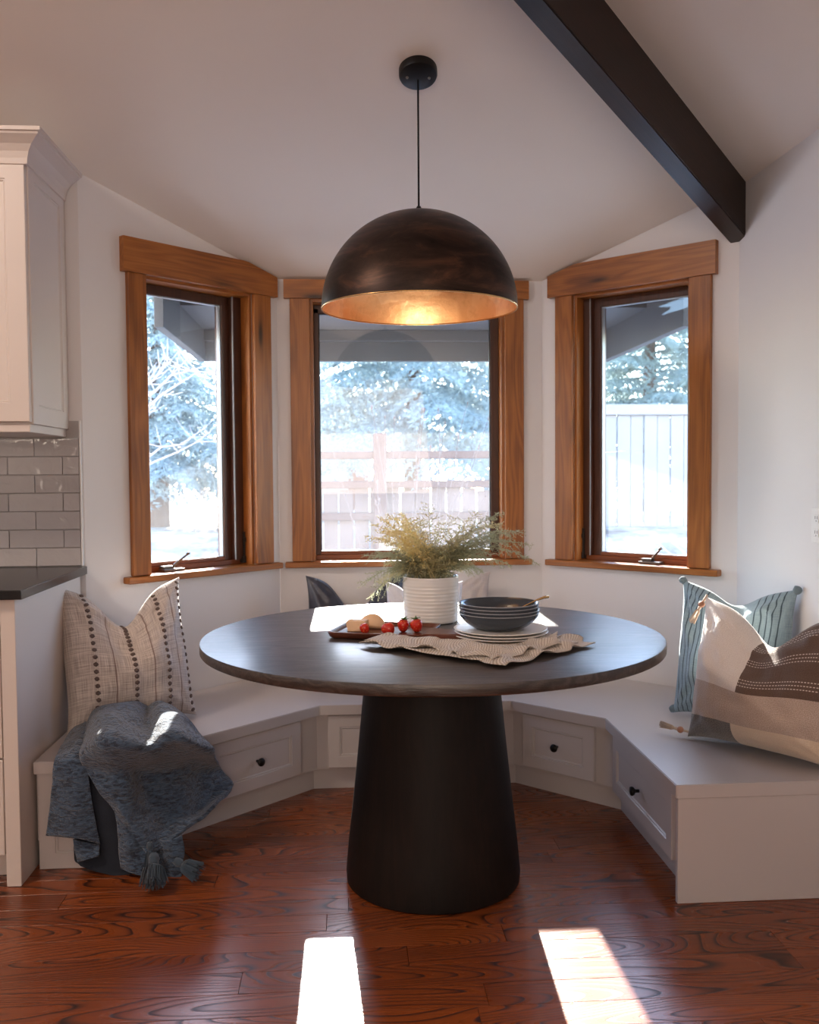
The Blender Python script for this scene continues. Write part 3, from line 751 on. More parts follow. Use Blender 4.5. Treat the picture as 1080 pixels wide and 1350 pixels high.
# cushions behind the table
put_pillow('cushion', 'dark navy satin cushion leaning under the centre window', .44, .47, .14, .16, (.045, 4.05, SZ), math.radians(-15), math.radians(2), M['pil_navy'], 5.)
put_pillow('cushion', 'plain white linen cushion behind the ribbed pot', .33, .46, .15, .13, (.325, 3.84, SZ), math.radians(-14), math.radians(-3), M['pil_white'], 9.)
put_pillow('cushion', 'taupe linen cushion half hidden behind the bowls', .42, .47, .12, .10, (.43, 4.12, SZ), math.radians(-12), math.radians(-8), M['pil_taupe'], 15.)
# --- blanket
C0 = Vector((0, 0, EYE)); 
def ray(u, v):
    fw = Vector((math.sin(YAW)*math.cos(PITCH), math.cos(YAW)*math.cos(PITCH), -math.sin(PITCH)))
    rt = Vector((math.cos(YAW), -math.sin(YAW), 0)); up = rt.cross(fw); c, s = math.cos(ROLL), math.sin(ROLL)
    return fw+(u-540)/F*(c*rt+s*up)-(v-675)/F*(-s*rt+c*up)
def hit(u, v, n, d):
    n = Vector(n); r_ = ray(u, v); return C0+r_*((d-C0.dot(n))/r_.dot(n))
# measured surfaces: height above the seat (z), frontal hang (F), hang along the diagonal bench front (D)
Zp = lambda u, v, z: hit(u, v, (0, 0, 1), z)
Fp = lambda u, v, y: hit(u, v, (0, 1, 0), y)
Dp = lambda u, v, o: hit(u, v, (1, -1, 0), -3.748+o*1.4142)
def Hp(u, v, g, o=0.):
    yd = hit(u, v, (1, -1, 0), -3.748+.05*1.4142).y if u > 175 else 2.955
    return hit(u, v, (0, 1, 0), max(2.93, yd)*(1-g)+(2.915+max(0, u-195)*.0017)*g+o)
bl = thing('throw_blanket', 'crumpled blue crinkle-knit throw with tassels hanging over the bench corner', 'blanket', (-.72, 3.05, SZ))
rows = [
 [Zp(112, 958, .40), Zp(130, 948, .43), Zp(158, 941, .44), Zp(182, 938, .43), Zp(196, 943, .405), Zp(212, 938, .43), Zp(236, 950, .41), Zp(258, 966, .375)],
 [Zp(112, 975, .40), Zp(128, 966, .43), Zp(150, 962, .44), Zp(176, 962, .42), Zp(195, 966, .40), Zp(216, 962, .425), Zp(243, 968, .41), Zp(272, 978, .365)],
 [Zp(108, 994, .385), Zp(125, 990, .41), Zp(150, 988, .42), Zp(178, 992, .405), Zp(201, 992, .395), Zp(224, 984, .41), Zp(252, 988, .395), Zp(281, 992, .358)],
 [Hp(112, 1012, 0, .01), Hp(132, 1015, 0), Hp(158, 1015, 0, -.005), Hp(184, 1016, 0, .02), Hp(209, 1014, 0), Hp(234, 1010, 0, -.01), Hp(264, 1012, 0), Hp(291, 1012, 0, .01)],
 [Hp(129, 1038, .2), Hp(146, 1040, .2, -.012), Hp(168, 1044, .2, -.01), Hp(192, 1046, .2, .012), Hp(216, 1044, .2, -.005), Hp(242, 1040, .2, -.015), Hp(274, 1040, .2, .008), Hp(306, 1036, .2, .0)],
 [Hp(150, 1068, .45), Hp(162, 1070, .45, -.015), Hp(178, 1074, .45, -.012), Hp(198, 1076, .45, .008), Hp(220, 1076, .45, 0), Hp(244, 1070, .45, -.015), Hp(270, 1062, .45, .006), Hp(300, 1047, .45)],
 [Hp(174, 1098, .75), Hp(180, 1099, .75, -.012), Hp(188, 1102, .75, -.012), Hp(202, 1103, .75), Hp(220, 1098, .75, .002), Hp(240, 1087, .75, -.01), Hp(262, 1074, .75), Hp(290, 1055, .75)],
 [Hp(196, 1125, 1, 0), Hp(197, 1126, 1, -.006), Hp(200, 1126, 1, -.006), Hp(207, 1122, 1), Hp(220, 1112, 1), Hp(238, 1099, 1, -.006), Hp(259, 1083, 1), Hp(283, 1063, 1)]]
for j_, dz in ((0, .035), (1, .035), (2, .02)):
    for i_, q in enumerate(rows[j_]):
        if 0 < i_ < 7: q.z += dz*(.75 if i_ == 4 else 1)
obj('main_fold', sheet(rows, 80, 90, .012, .010, 13., 2), M['blanket'], bl, smooth=True, world=True)
rows = [
 [Zp(110, 955, .39), Zp(116, 953, .41), Zp(122, 957, .40), Zp(128, 965, .39)],
 [Zp(97, 962, .385), Zp(104, 966, .40), Zp(110, 972, .40), Zp(116, 980, .375)],
 [Zp(82, 985, .372), Zp(92, 987, .385), Zp(103, 990, .385), Zp(114, 998, .365)],
 [Fp(73, 1003, 2.975), Fp(87, 1006, 2.958), Fp(101, 1010, 2.952), Fp(115, 1016, 2.965)],
 [Fp(70, 1035, 2.962), Fp(87, 1036, 2.948), Fp(103, 1038, 2.945), Fp(119, 1045, 2.96)],
 [Fp(66, 1068, 2.962), Fp(86, 1070, 2.946), Fp(105, 1072, 2.942), Fp(125, 1080, 2.96)],
 [Fp(62, 1101, 2.962), Fp(84, 1103, 2.942), Fp(107, 1106, 2.938), Fp(132, 1113, 2.955)]]
obj('side_fold', sheet(rows, 34, 60, .012, .004, 22., 5), M['blanket'], bl, smooth=True, world=True)
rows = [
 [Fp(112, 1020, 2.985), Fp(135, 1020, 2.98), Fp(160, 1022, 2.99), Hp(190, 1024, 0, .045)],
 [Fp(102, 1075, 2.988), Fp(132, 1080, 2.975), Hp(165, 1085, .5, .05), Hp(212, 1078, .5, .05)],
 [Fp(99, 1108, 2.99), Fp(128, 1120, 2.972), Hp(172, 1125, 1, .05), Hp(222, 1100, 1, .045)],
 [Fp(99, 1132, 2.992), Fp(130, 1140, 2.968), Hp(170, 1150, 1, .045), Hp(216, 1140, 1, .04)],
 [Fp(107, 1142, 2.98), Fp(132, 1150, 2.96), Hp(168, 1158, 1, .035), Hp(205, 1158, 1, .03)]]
obj('back_fold', sheet(rows, 40, 50, .010, .005, 20., 8), M['blanket_shaded'], bl, smooth=True, world=True)
rows = [
 [Fp(205, 1105, 2.97), Fp(216, 1108, 2.955), Fp(228, 1106, 2.95), Fp(240, 1100, 2.955)],
 [Fp(205, 1128, 2.965), Fp(217, 1128, 2.95), Fp(230, 1124, 2.935), Fp(243, 1122, 2.945)],
 [Fp(204, 1148, 2.955), Fp(215, 1150, 2.94), Fp(227, 1152, 2.93), Fp(240, 1146, 2.93)],
 [Fp(205, 1162, 2.945), Fp(214, 1164, 2.93), Fp(226, 1164, 2.92), Fp(238, 1160, 2.92)]]
obj('corner_fold', sheet(rows, 24, 30, .010, .004, 26., 3), M['blanket'], bl, smooth=True, world=True)
rows = [
 [Hp(150, 1064, .5, .03), Hp(166, 1070, .5, .02), Hp(184, 1072, .5, .028), Hp(204, 1070, .5, .03)],
 [Hp(156, 1092, .8, .028), Hp(170, 1098, .8, .012), Hp(186, 1104, .8, .02), Hp(206, 1098, .8, .025)],
 [Hp(158, 1122, 1, .03), Hp(172, 1128, 1, .012), Hp(187, 1132, 1, .018), Hp(205, 1128, 1, .02)],
 [Hp(160, 1145, 1, .02), Hp(173, 1150, 1, .008), Hp(188, 1154, 1, .010), Hp(203, 1152, 1, .012)]]
obj('inner_fold', sheet(rows, 26, 40, .009, .005, 24., 6), M['blanket'], bl, smooth=True, world=True)
rows = [
 [Fp(97, 1106, 2.975), Fp(112, 1110, 2.962), Fp(131, 1114, 2.955)],
 [Fp(100, 1122, 2.965), Fp(113, 1124, 2.952), Fp(131, 1126, 2.948)],
 [Fp(104, 1136, 2.958), Fp(112, 1134, 2.948), Fp(129, 1129, 2.944)]]
obj('hem_fold', sheet(rows, 18, 20, .008, .003, 30., 2), M['blanket'], bl, smooth=True, world=True)
for nme, (px, py, yy, L, r_, n_, dv, sp) in (('a', (198, 1126, 2.90, .118, .021, 90, (-.02, -.06, -1), 1.)), ('b', (204, 1163, 2.865, .10, .034, 190, (.10, -.85, -.75), 1.25)), ('c', (230, 1148, 2.90, .09, .027, 130, (.75, -.30, -.28), 1.2))):
    bm = B(); tassel(bm, Fp(px, py, yy), L, r_, len(nme)+px, n_, dv, sp)
    bmesh.ops.translate(bm, verts=bm.verts, vec=(0, 0, max(0, .003-min(v.co.z for v in bm.verts))))
    for v in bm.verts: v.co.z = max(v.co.z, .003)
    obj('tassel', bm, M['tassel_blue'], bl, world=True)
# ------------------------------------------------------------------ table setting
pot = thing('plant_pot', 'white glazed pot with ribbed sides holding the wispy fern', 'pot', (.282, 3.104, TZ))
prof = [(0, .001), (.084, .001), (.090, .004)]
for i in range(56):
    z = .008+i*.0025; prof.append((.0905+.0022*z/.15+.0005*math.sin(i*1.35+.6*math.sin(i*.7))*(1 if z < .125 else .3), z))
prof += [(.0935, .150), (.0925, .1535), (.089, .1525), (.0875, .148), (.0865, .125), (0, .122)]
bm = B(); lathe(bm, prof, 72); obj('pot_wall', bm, M['ceramic'], pot, smooth=True, angle=60)
bm = B(); lathe(bm, [(0, .1225), (.086, .1225), (.06, .132), (0, .136)], 32); obj('soil', bm, M['soil'], pot, smooth=True)
fern = thing('fern', 'wispy olive and yellow fern arching out of the white pot', 'plant', (.282, 3.104, TZ+.128))
rg = random.Random(12)
def frond(end, bend, mat, dens=1., wid=.055, start=None):
    dens *= 1.1; wid *= 1.15; e = Vector(end); e.x *= 1.1; a = rg.random()*6.28; s0 = start or Vector((math.cos(a)*.045*rg.random(), math.sin(a)*.045*rg.random(), 0))
    mid = s0.lerp(e, .5)+Vector((-e.x*.18, -e.y*.18, bend))
    pts = [s0*(1-t)**2+mid*2*t*(1-t)+e*t*t for t in [i/16 for i in range(17)]]
    bm = B(); tube(bm, pts, [.0022*(1-i/20) for i in range(17)], 4)
    nb = int(34*dens)
    for k in range(nb):
        t = .22+.78*(k+rg.random()*.6)/nb; i = min(int(t*16), 15); p = pts[i].lerp(pts[i+1], t*16-i) if t < 1 else pts[-1]
        tg = (pts[i+1]-pts[i]).normalized(); sd = tg.cross(Vector((rg.uniform(-.4, .4), rg.uniform(-.4, .4), 1))).normalized()*(1 if k % 2 else -1)
        L = wid*(math.sin(min(1, (1-t)*2.2+.22)*math.pi/2))*rg.uniform(.6, 1.15)
        br = (tg*.55+sd+Vector((0, 0, rg.uniform(-.35, .25)))).normalized()
        q = p+br*L+Vector((0, 0, -L*.2))
        # rachis of the branchlet
        nn = br.cross(Vector((0, 0, 1))); nn = nn.normalized() if nn.length > .1 else Vector((1, 0, 0))
        f0 = [bm.verts.new(p+nn*.0004), bm.verts.new(p-nn*.0004), bm.verts.new(q)]; bm.faces.new(f0)
        m_ = max(5, int(L/.0030))
        for j in range(m_):
            c = p.lerp(q, (j+.5)/m_); l2 = .0125*rg.uniform(.5, 1.15)*(1-.4*j/m_)
            dv = Vector((rg.uniform(-1, 1), rg.uniform(-1, 1), rg.uniform(-1, 1)))+br*.9; dv.normalize()
            w2 = dv.cross(Vector((rg.uniform(-1, 1), rg.uniform(-1, 1), rg.uniform(-1, 1)))).normalized()*.00115
            bm.faces.new((bm.verts.new(c-w2), bm.verts.new(c+w2), bm.verts.new(c+dv*l2+w2*.4), bm.verts.new(c+dv*l2-w2*.4)))
    obj('frond', bm, mat, fern)
PXM = 2.48e-3
def fe(px, py): return ((px-568)*PXM, rg.uniform(-.07, .09), (757-py)*PXM*1.1+.012)
for px, py, b in ((505, 684, .05), (526, 684, .05), (535, 682, .03), (515, 690, .05), (497, 690, .05), (515, 680, .05), (530, 676, .04), (508, 700, .05), (541, 688, .03), (522, 695, .05), (489, 704, .06)): frond(Vector(fe(px, py))+Vector((0, -.05, .01)), b, M['fern_yellow'], 1.0, .05)
for px, py, b in ((575, 712, .02), (560, 700, .02), (592, 705, .02), (520, 712, .05), (535, 700, .04), (605, 705, .03), (548, 690, .03), (566, 664, .02), (556, 680, .02), (585, 690, .02), (600, 682, .03), (545, 706, .03), (612, 690, .04), (632, 676, .05), (640, 692, .06)): frond(fe(px, py), b, M['fern_pale'], .9, .05)
for px, py, b in ((488, 730, .06), (500, 722, .06), (512, 735, .05), (525, 722, .05), (484, 765, .12), (492, 782, .14), (505, 760, .09), (540, 728, .03), (555, 720, .03), (570, 722, .02), (585, 725, .02), (600, 722, .03), (615, 735, .05), (530, 742, .05), (600, 740, .05), (560, 735, .02), (535, 730, .03), (575, 730, .02), (610, 728, .04), (520, 745, .06), (620, 745, .06), (568, 715, .02), (595, 712, .03), (548, 745, .03), (585, 742, .03)):
    frond(fe(px, py), b, M['fern'] if rg.random() < .72 else M['fern_pale'], 1.1, .055)
for px, py, b in ((660, 690, .09), (676, 700, .10), (690, 716, .13), (698, 738, .17), (665, 712, .09), (648, 706, .07), (668, 742, .12), (640, 726, .08), (685, 700, .10), (655, 675, .07), (630, 745, .08)):
    frond(fe(px, py), b, M['fern'] if py > 705 or rg.random() < .5 else M['fern_pale'], 1.15, .055)
# napkin
def nz(a, b):
    p = Vector((a, b, 0)); c = math.hypot(a-.457, b-2.746)
    k = min(1, max(0, (c-.128)/.05))
    k *= min(1, max(.0, (math.hypot(a-.29, b-2.80)-.09)/.06))
    if k <= 0: return 0.
    r_ = .5+.5*noise.noise(p*16+Vector((3, 1, 0))); r2 = .5+.5*noise.noise(p*38)
    f_ = max(0, math.sin((a*.75+b)*38+2.5*noise.noise(p*9)))**2
    return k*(.013*f_+.007*max(0, r_)+.006*r2)
LN, FN, RN, BN = V(.035, 2.670, 0), V(.400, 2.325, 0), V(.705, 2.60, 0), V(.52, 2.87, 0)
def napkin_sheet(Lc, Fc, Rc, Bc, z0, seed, amp):
    rows = []
    for j in range(13):
        r_ = []
        for i in range(17):
            s, t_ = i/16, j/12
            p = Lc.lerp(Fc, s).lerp(Bc.lerp(Rc, s), t_)
            edge = min(s, 1-s, t_, 1-t_)
            p += Vector((noise.noise(Vector((s*7, t_*7, seed))), noise.noise(Vector((s*7, t_*7, seed+9))), 0))*.022
            r_.append(Vector((p.x, p.y, z0+amp*nz(p.x+seed*.01, p.y))))
        rows.append(r_)
    return sheet(rows, 96, 72, .0024, .0010, 60., seed, (1, 1))
nap = thing('linen_napkin', 'oatmeal waffle-weave linen cloth crumpled under the plates', 'napkin', (.4, 2.6, TZ))
obj('lower_layer', napkin_sheet(LN, FN, RN, BN, TZ+.0035, 1., 1.), M['napkin'], nap, smooth=True, world=True)
obj('upper_layer', napkin_sheet(LN+V(.015, .03, 0), FN+V(-.03, .035, 0), RN+V(-.05, .0, 0), BN+V(-.02, -.03, 0), TZ+.0075, 4., 1.25), M['napkin'], nap, smooth=True, world=True)
# plates and bowls
CX, CY = .457, 2.746
for k, nm in enumerate(('bottom', 'middle', 'top')):
    o = thing('plate', 'cream stoneware plate, %s of the stack of three' % nm, 'plate', (CX+(-.003, .002, 0)[k], CY+(.002, -.002, 0)[k], TZ+.0098+k*.0086), group='cream plates stacked under the bowls')
    bm = B(); lathe(bm, [(0, 0), (.085, 0), (.095, .0012), (.128, .0035), (.1375, .0062), (.139, .0078), (.1375, .0088), (.128, .0072), (.095, .0052), (0, .0045)], 72)
    m_ = obj('plate_body', bm, M['cream'], o, smooth=True)
for k, nm in enumerate(('lowest', 'second lowest', 'third', 'topmost')):
    o = thing('bowl', 'slate grey shallow bowl, %s of the stack of four' % nm, 'bowl', (CX-.004+(0, .002, -.001, 0)[k], CY+.004, TZ+.0318+k*.0098), group='slate bowls stacked on the plates')
    bm = B(); lathe(bm, [(0, 0), (.060, 0), (.066, .001), (.085, .010), (.104, .024), (.1155, .038), (.119, .0475), (.1188, .0495), (.1172, .0493), (.113, .0400), (.101, .0275), (.082, .0142), (.060, .0058), (0, .005)], 72)
    bb = obj('bowl_body', bm, M['slate'], o, smooth=True)
    bm = B(); lathe(bm, [(.1188, .0478), (.1196, .0486), (.1192, .0498), (.1175, .0500), (.1168, .0490), (.1188, .0478)], 72, caps=False); obj('rim', bm, M['slate_rim'], bb, smooth=True)
fk = thing('gold_spoon', 'thin gold spoon resting in the top bowl', 'spoon', (.48, 2.72, .80))
zb_ = TZ+.0318+3*.0098
bm = B(); pts = [(.455, 2.70, zb_+.0125), (.490, 2.715, zb_+.024), (.53, 2.735, zb_+.0395), (.5685, 2.752, zb_+.0535), (.592, 2.762, zb_+.0595), (.606, 2.768, zb_+.0605)]
tube(bm, pts, [.0025, .0022, .0024, .0028, .0042, .005], 8)
obj('handle', bm, M['gold'], fk, smooth=True, world=True)
bm = B(); g = bmesh.ops.create_uvsphere(bm, u_segments=20, v_segments=12, radius=1, matrix=Matrix.Translation((.436, 2.688, zb_+.0105)) @ Matrix.Rotation(math.radians(30), 4, 'Z') @ Matrix.Diagonal((.024, .015, .0035, 1)))
obj('spoon_bowl', bm, M['gold'], fk, smooth=True, world=True)
# serving board
BA = math.radians(-18)
bd = thing('serving_board', 'walnut serving tray with raised rim and short handle holding the food', 'tray', (-.064, 2.810, TZ), (0, 0, BA))
bm = B()
def rr(w, h, r_, x0=0, y0=0, n=6):
    out = []
    for cx, cy, a0 in ((w-r_, r_, -90), (w-r_, h-r_, 0), (r_, h-r_, 90), (r_, r_, 180)):
        for i in range(n+1):
            a = math.radians(a0+90*i/n); out.append((x0+cx+r_*math.cos(a), y0+cy+r_*math.sin(a)))
    return out
rs = []
for ins, z in ((.014, .0005), (.006, .004), (.0, .019), (.001, .0205), (.007, .0205), (.010, .019), (.016, .0095)):
    rs.append([bm.verts.new((x, y, z)) for x, y in rr(.31-2*ins, .23-2*ins, .022, ins, ins)])
for A, C in zip(rs, rs[1:]):
    for k in range(len(A)): bm.faces.new((A[k], A[(k+1) % len(A)], C[(k+1) % len(A)], C[k]))
bm.faces.new(rs[0][::-1]); bm.faces.new(rs[-1])
obj('tray_body', bm, M['walnut'], bd, smooth=True, angle=50)
bm = B(); prism(bm, [(.296, .012), (.318, .012), (.345, .026), (.405, .026), (.415, .034), (.415, .108), (.405, .116), (.345, .116), (.318, .128), (.296, .128)], .003, .0225)
bmesh.ops.bevel(bm, geom=list(bm.edges), offset=.003, segments=2, affect='EDGES'); obj('handle', bm, M['walnut'], bd, smooth=True, angle=40)
bm = B(); tube(bm, [(.392, .073, .0215), (.398, .068, .026), (.404, .074, .028), (.398, .082, .024), (.392, .073, .0215)], .0018, 6); obj('cord_loop', bm, M['rope'], bd, smooth=True)
ZB = TZ+.0098
def chunk(name, label, c, sx, sy, sz, rz, seed, mat, cat, group=None):
    bm = B(); box(bm, -sx/2, sx/2, -sy/2, sy/2, 0, sz, min(sx, sy, sz)*.22, seg=2)
    bmesh.ops.subdivide_edges(bm, edges=bm.edges, cuts=2, use_grid_fill=True)
    for v in bm.verts:
        v.co += Vector((noise.noise(v.co*60+Vector((seed, 0, 0))), noise.noise(v.co*60+Vector((0, seed, 0))), 0))*.004
        if v.co.z > .002: v.co.z += noise.noise(v.co*50+Vector((0, 0, seed)))*.005
    o = obj(name, bm, mat, smooth=True); o.location = c; o.rotation_euler = (0, 0, rz); setp(o, label, cat, group)
chunk('bread_piece', 'pale block of bread at the left of the tray', (.035, 2.885, ZB), .060, .05, .034, -.3, 1, M['cheese'], 'bread')
bm = B(); prism(bm, [(.034*math.cos(math.pi*i/14)*1.25, .046*math.sin(math.pi*i/14)) for i in range(15)], -.013, .013, 'XZ')
bmesh.ops.bevel(bm, geom=list(bm.edges), offset=.003, segments=2, affect='EDGES')
o = obj('bread_piece', bm, M['cheese'], smooth=True); o.location = (.080, 2.925, ZB); o.rotation_euler = (math.radians(-8), 0, -.25); setp(o, 'rounded half slice of bread standing at the back of the tray', 'bread')
def straw(label, c, s, rot, cut=False, leaf=True):
    t = thing('strawberry', label, 'strawberry', c, rot, group='strawberries on the tray')
    prof = [(0, 0), (.35, .02), (.62, .12), (.90, .38), (1.0, .66), (.93, .90), (.62, 1.08), (.2, 1.12), (0, 1.10)]
    bm = B(); lathe(bm, [(r_*s*.5, z*s*.95) for r_, z in prof], 28)
    if cut:
        g = bmesh.ops.bisect_plane(bm, geom=bm.verts[:]+bm.edges[:]+bm.faces[:], plane_co=(0, 0, 0), plane_no=(0, 1, 0), clear_outer=True)
        bmesh.ops.holes_fill(bm, edges=bm.edges)
    obj('flesh', bm, M['berry_cut'] if cut else M['berry'], t, smooth=not cut)
    if leaf:
        bm = B()
        for i in range(7):
            a = i*6.283/7+.2*s; d_ = Vector((math.cos(a), math.sin(a), 0)); n_ = Vector((-math.sin(a), math.cos(a), 0))
            p = [Vector((0, 0, s*1.06)), d_*s*.22+n_*s*.09+Vector((0, 0, s*1.13)), d_*s*.46+Vector((0, 0, s*(1.16+.12*(i % 2)))), d_*s*.22-n_*s*.09+Vector((0, 0, s*1.13))]
            vs = [bm.verts.new(q) for q in p]; vs2 = [bm.verts.new(q+Vector((0, 0, .0008))) for q in p]
            bm.faces.new(vs); bm.faces.new(vs2[::-1])
            for k in range(4): bm.faces.new((vs[k], vs2[k], vs2[(k+1) % 4], vs[(k+1) % 4]))
        tube(bm, [(0, 0, s*1.06), (s*.05, 0, s*1.28)], .0012, 5); obj('calyx', bm, M['calyx'], t)
straw('whole strawberry with green cap on the tray, left of the last one', (.172, 2.853, ZB), .036, (.12, .08, 0))
straw('whole strawberry with green cap at the right end of the row', (.216, 2.838, ZB), .038, (-.05, -.12, .5))
straw('cut strawberry half lying cut side up in front of the bread', (.105, 2.823, ZB+.014), .038, (0, math.radians(86), -.2), False, False)
straw('small strawberry piece at the left beside the bread block', (.058, 2.828, ZB+.0), .030, (.0, -.2, .4), False, False)
# outlet on the right wall
ol = thing('wall_outlet', 'white wall outlet on the right wall above the patchwork cushion', 'outlet', (1.56, 2.993, 1.072), (0, 0, -math.pi/2))
bm = B(); box(bm, -.036, .036, -.006, -.0002, -.058, .058, .0025, seg=2); obj('cover_plate', bm, M['plastic'], ol)
for s in (-1, 1):
    bm = B(); box(bm, -.016, .016, -.008, -.0055, s*.024-.014, s*.024+.014, .002); sk = obj('receptacle', bm, M['plastic'], ol)
    bm = B(); box(bm, -.008, -.005, -.0085, -.0078, s*.024-.002, s*.024+.008); box(bm, .005, .008, -.0085, -.0078, s*.024-.002, s*.024+.008); box(bm, -.002, .002, -.0085, -.0078, s*.024-.010, s*.024-.006); obj('slots', bm, M['socket'], sk)
# ------------------------------------------------------------------ outside
bm = B(); n = 44; g = []
gz = lambda x, y: -.25+.92*min(1, max(0, (y-4.6)/4.6))**1.1+.05*noise.noise(Vector((x*.6, y*.6, 0)))
for j in range(n+1):
    g.append([bm.verts.new((-12+26*i/n, 4.5+24*j/n, gz(-12+26*i/n, 4.5+24*j/n))) for i in range(n+1)])
for j in range(n):
    for i in range(n): bm.faces.new((g[j][i], g[j][i+1], g[j+1][i+1], g[j+1][i]))
setp(obj('floor_outside', bm, M['snow'], smooth=True), kind='structure')
# eave over the bay
ev = thing('roof_eave', 'dark grey eave with fascia boards over the bay outside the windows', 'roof', (.34, 4.8, 1.88))
for (a, b, c, d_) in ((-.80, 1.50, 5.25, 5.29), (-.80, -.76, 4.06, 5.25), (1.46, 1.50, 3.98, 5.25)):
    bm = B(); box(bm, a, b, c, d_, 1.88, 2.06, .002); obj('fascia_board', bm, M['eave'], ev, world=True)
bm = B(); box(bm, -.76, 1.46, 4.47, 5.25, 2.045, 2.10)
prism(bm, [(-.76, 3.86), (-.36, 4.47), (-.76, 4.47)], 2.19, 2.24); prism(bm, [(1.46, 3.90), (1.46, 4.47), (1.06, 4.47)], 2.19, 2.24)
obj('soffit', bm, M['eave'], ev, world=True)
for xa, xb, ya in ((-.80, -.76, 4.06), (1.46, 1.50, 3.98)):
    bm = B(); vs = []
    for xx in (xa, xb): vs.append([bm.verts.new(q) for q in ((xx, ya, 2.061), (xx, 5.29, 2.061), (xx, 5.29, 2.075), (xx, ya, 2.07+.37*(5.34-ya)))])
    bm.faces.new(vs[0]); bm.faces.new(vs[1][::-1])
    for k in range(4): bm.faces.new((vs[0][k], vs[1][k], vs[1][(k+1) % 4], vs[0][(k+1) % 4]))
    bmesh.ops.recalc_face_normals(bm, faces=bm.faces); obj('side_panel', bm, M['eave'], ev, world=True)
bm = B(); prism(bm, [(-.85, 3.76), (-.85, 5.34), (1.55, 5.34), (1.55, 3.80), (.93, 4.42), (-.32, 4.42)], lambda p: 2.06+.37*(5.34-p[1]), lambda p: 2.12+.37*(5.34-p[1])); obj('roof_deck', bm, M['eave'], ev, world=True)
bm = B(); box(bm, -.76, 1.46, 5.20, 5.25, 1.985, 2.044, .002); obj('trim_board', bm, M['eave'], ev, world=True)
# fences
FY = 8.6
fe_ = thing('rail_fence', 'weathered red-brown rail fence with posts seen through the centre window', 'fence', (0, FY, .5))
for z in (1.42, 1.15, .86):
    bm = B(); box(bm, -1.1, 1.95, FY-.04, FY+.02, z-.036, z+.036, .008); obj('rail', bm, M['rail'], fe_, world=True)
for x in (-1.02, .32, 1.88):
    bm = B(); box(bm, x-.06, x+.06, FY-.08, FY+.08, .2, 1.62, .01); obj('post', bm, M['rail'], fe_, world=True)
x = -1.05
while x < 1.8:
    bm = B(); box(bm, x, x+.13, FY+.022, FY+.045, .50, 1.12+.03*math.sin(x*9), .003); obj('picket', bm, M['picket'], fe_, world=True); x += .142
wf = thing('board_fence', 'pale vertical board fence outside the right window', 'fence', (3.6, 9.6, .6))
x = 2.55
while x < 6.2:
    bm = B(); box(bm, x, x+.135, 9.6+.012*(round(x*7.04) % 2), 9.625+.012*(round(x*7.04) % 2), .35, 1.84, .004); obj('board', bm, M['white_fence'], wf, world=True); x += .142
bm = B(); box(bm, 2.5, 6.3, 9.55, 9.66, 1.84, 1.95, .006); obj('cap_rail', bm, M['white_fence'], wf, world=True)
bm = B(); box(bm, 2.42, 2.60, 9.5, 9.68, .3, 2.6, .01); obj('post', bm, M['white_fence'], wf, world=True)
sh = thing('neighbour_shed', 'cream sided shed with brown corner board beyond the rail fence', 'shed', (-.5, 15, .6))
bm = B(); box(bm, -1.15, .05, 15, 17, .5, 2.2); obj('wall', bm, M['siding'], sh, world=True)
bm = B(); box(bm, .05, .38, 14.95, 15.3, .5, 2.2); obj('corner_board', bm, M['shed_trim'], sh, world=True)
bm = B(); prism(bm, [(-1.3, 2.2), (.5, 2.2), (.5, 2.28), (-.4, 2.7), (-1.3, 2.28)], 14.8, 17.2, 'XZ'); obj('roof', bm, M['eave'], sh, world=True)
# trees
def conifer(name, label, x, y, z0, h, r, zmin, mat, seed, nb=70, droop=.35, tw=1.):
    rg = random.Random(seed); t = thing(name, label, 'tree', (x, y, z0))
    bm = B(); tube(bm, [(0, 0, -.1), (.02, 0, h*.4), (0, .02, h*.97)], [.14, .10, .015], 10); obj('trunk', bm, M['bark'], t, smooth=True)
    for k in range(nb):
        f = (k+.5)/nb; zb = zmin+(h-zmin)*f**.9; L = r*(1-f)**.75*rg.uniform(.8, 1.1)+.12
        a = k*2.399+rg.uniform(-.3, .3); d_ = Vector((math.cos(a), math.sin(a), 0)); sd = Vector((-d_.y, d_.x, 0))
        bm = B(); P_ = lambda s: Vector((0, 0, zb))+d_*L*s+Vector((0, 0, L*(.16*s-droop*1.25*s*s+.12*s**4)))
        tube(bm, [P_(i/6) for i in range(7)], [.018*(1-i/7)+.003 for i in range(7)], 4)
        m_ = max(4, int(L*11*tw))
        for j in range(m_):
            s = .16+.84*j/m_
            for sg in (-1, 1):
                tl = L*.36*(1-s*.75)*rg.uniform(.7, 1.15)+.07
                p = P_(s); q = p+(sd*sg*.85+d_*.55).normalized()*tl+Vector((0, 0, -tl*rg.uniform(.15, .65)))
                nn = max(3, int(tl/.035))
                for i in range(nn):
                    c = p.lerp(q, (i+rg.random())/nn)+Vector((0, 0, -.25*tl*((i/nn)**2)))
                    for _ in range(4):
                        dv = Vector((rg.uniform(-1, 1), rg.uniform(-1, 1), rg.uniform(-1, .7)))+(q-p).normalized()*.9; dv.normalize(); dv *= rg.uniform(.045, .085)
                        w2 = dv.cross(Vector((rg.uniform(-1, 1), rg.uniform(-1, 1), rg.uniform(-1, 1)))).normalized()*.012
                        bm.faces.new((bm.verts.new(c-w2), bm.verts.new(c+w2), bm.verts.new(c+dv)))
        obj('branch', bm, mat, t)
conifer('spruce_tree', 'blue spruce with drooping frosted boughs beyond the centre window', .85, 11.8, .62, 3.7, 2.7, .95, M['needle'], 5, 64, .40, 1.15)
conifer('spruce_tree', 'blue spruce filling the left window', -2.05, 10.4, .60, 2.9, 1.35, .55, M['needle'], 9, 90, .35, 1.25)
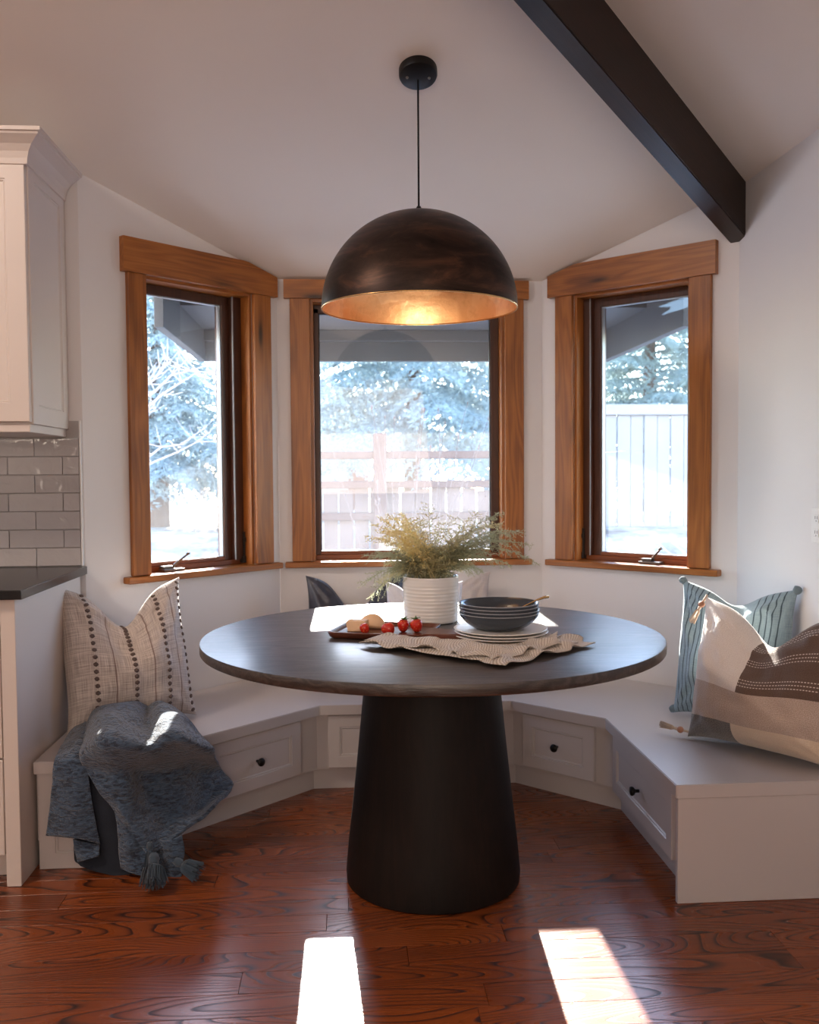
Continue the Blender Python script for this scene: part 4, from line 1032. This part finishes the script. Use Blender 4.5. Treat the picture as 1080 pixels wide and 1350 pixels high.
conifer('pine_tree', 'blue-green pine standing behind the pale board fence', 4.35, 13.2, .6, 4.6, 1.9, .5, M['needle2'], 21, 110, .25, 1.1)
# bare shrub branches above the left spruce
bt = thing('bare_tree', 'bare frosted branches reaching across the top of the left window', 'tree', (-1.55, 7.2, .35))
rg = random.Random(3); bm = B(); tube(bm, [(0, 0, -.1), (.0, .05, .9), (-.1, 0, 1.5)], [.035, .028, .016], 8); obj('trunk', bm, M['twig'], bt, smooth=True)
for k in range(16):
    a = rg.uniform(0, 6.28); z = rg.uniform(.8, 1.5); L = rg.uniform(.5, .9); d_ = Vector((math.cos(a), math.sin(a), 0)); bm = B()
    pts = [Vector((-.05, 0, z))+d_*L*s+Vector((0, 0, L*(.75*s-.35*s*s)))+Vector((rg.uniform(-.03, .03), rg.uniform(-.03, .03), rg.uniform(-.03, .03))) for s in (0, .2, .4, .6, .8, 1)]
    tube(bm, pts, [.012, .009, .007, .005, .004, .002], 5)
    for i in range(1, 6):
        for sg in (-1, 1):
            e = pts[i]+Vector((rg.uniform(-.2, .2), rg.uniform(-.2, .2), rg.uniform(.02, .22))); tube(bm, [pts[i], pts[i].lerp(e, .5)+Vector((0, 0, -.015)), e], [.004, .003, .0015], 4)
    obj('branch', bm, M['twig'], bt, smooth=True)
# dry stalks just outside the centre window
ds = thing('dry_grass_clump', 'dry pale grass stalks standing just outside the centre window', 'plant', (.42, 6.1, gz(.42, 6.1)))
for k in range(26):
    a = rg.uniform(-.62, .62); L = rg.uniform(1.0, 1.75); bx_, by_ = rg.uniform(-.18, .18), rg.uniform(-.15, .15); bm = B()
    c = rg.uniform(-.12, .12)
    pts = [Vector((bx_+math.sin(a)*L*s*.62+c*s*s, by_+.1*s*rg.uniform(-1, 1), math.cos(a)*L*s-.12*s**3*abs(a))) for s in [i/8 for i in range(9)]]
    tube(bm, pts, [.0035*(1-.6*i/8) for i in range(9)], 4)
    for i in range(2): 
        q = pts[-1-i*1]; bmesh.ops.create_icosphere(bm, subdivisions=1, radius=rg.uniform(.006, .012), matrix=Matrix.Translation(q) @ Matrix.Diagonal((.7, .7, 1.8, 1)))
    obj('stalk', bm, M['stalk'], ds, smooth=True)
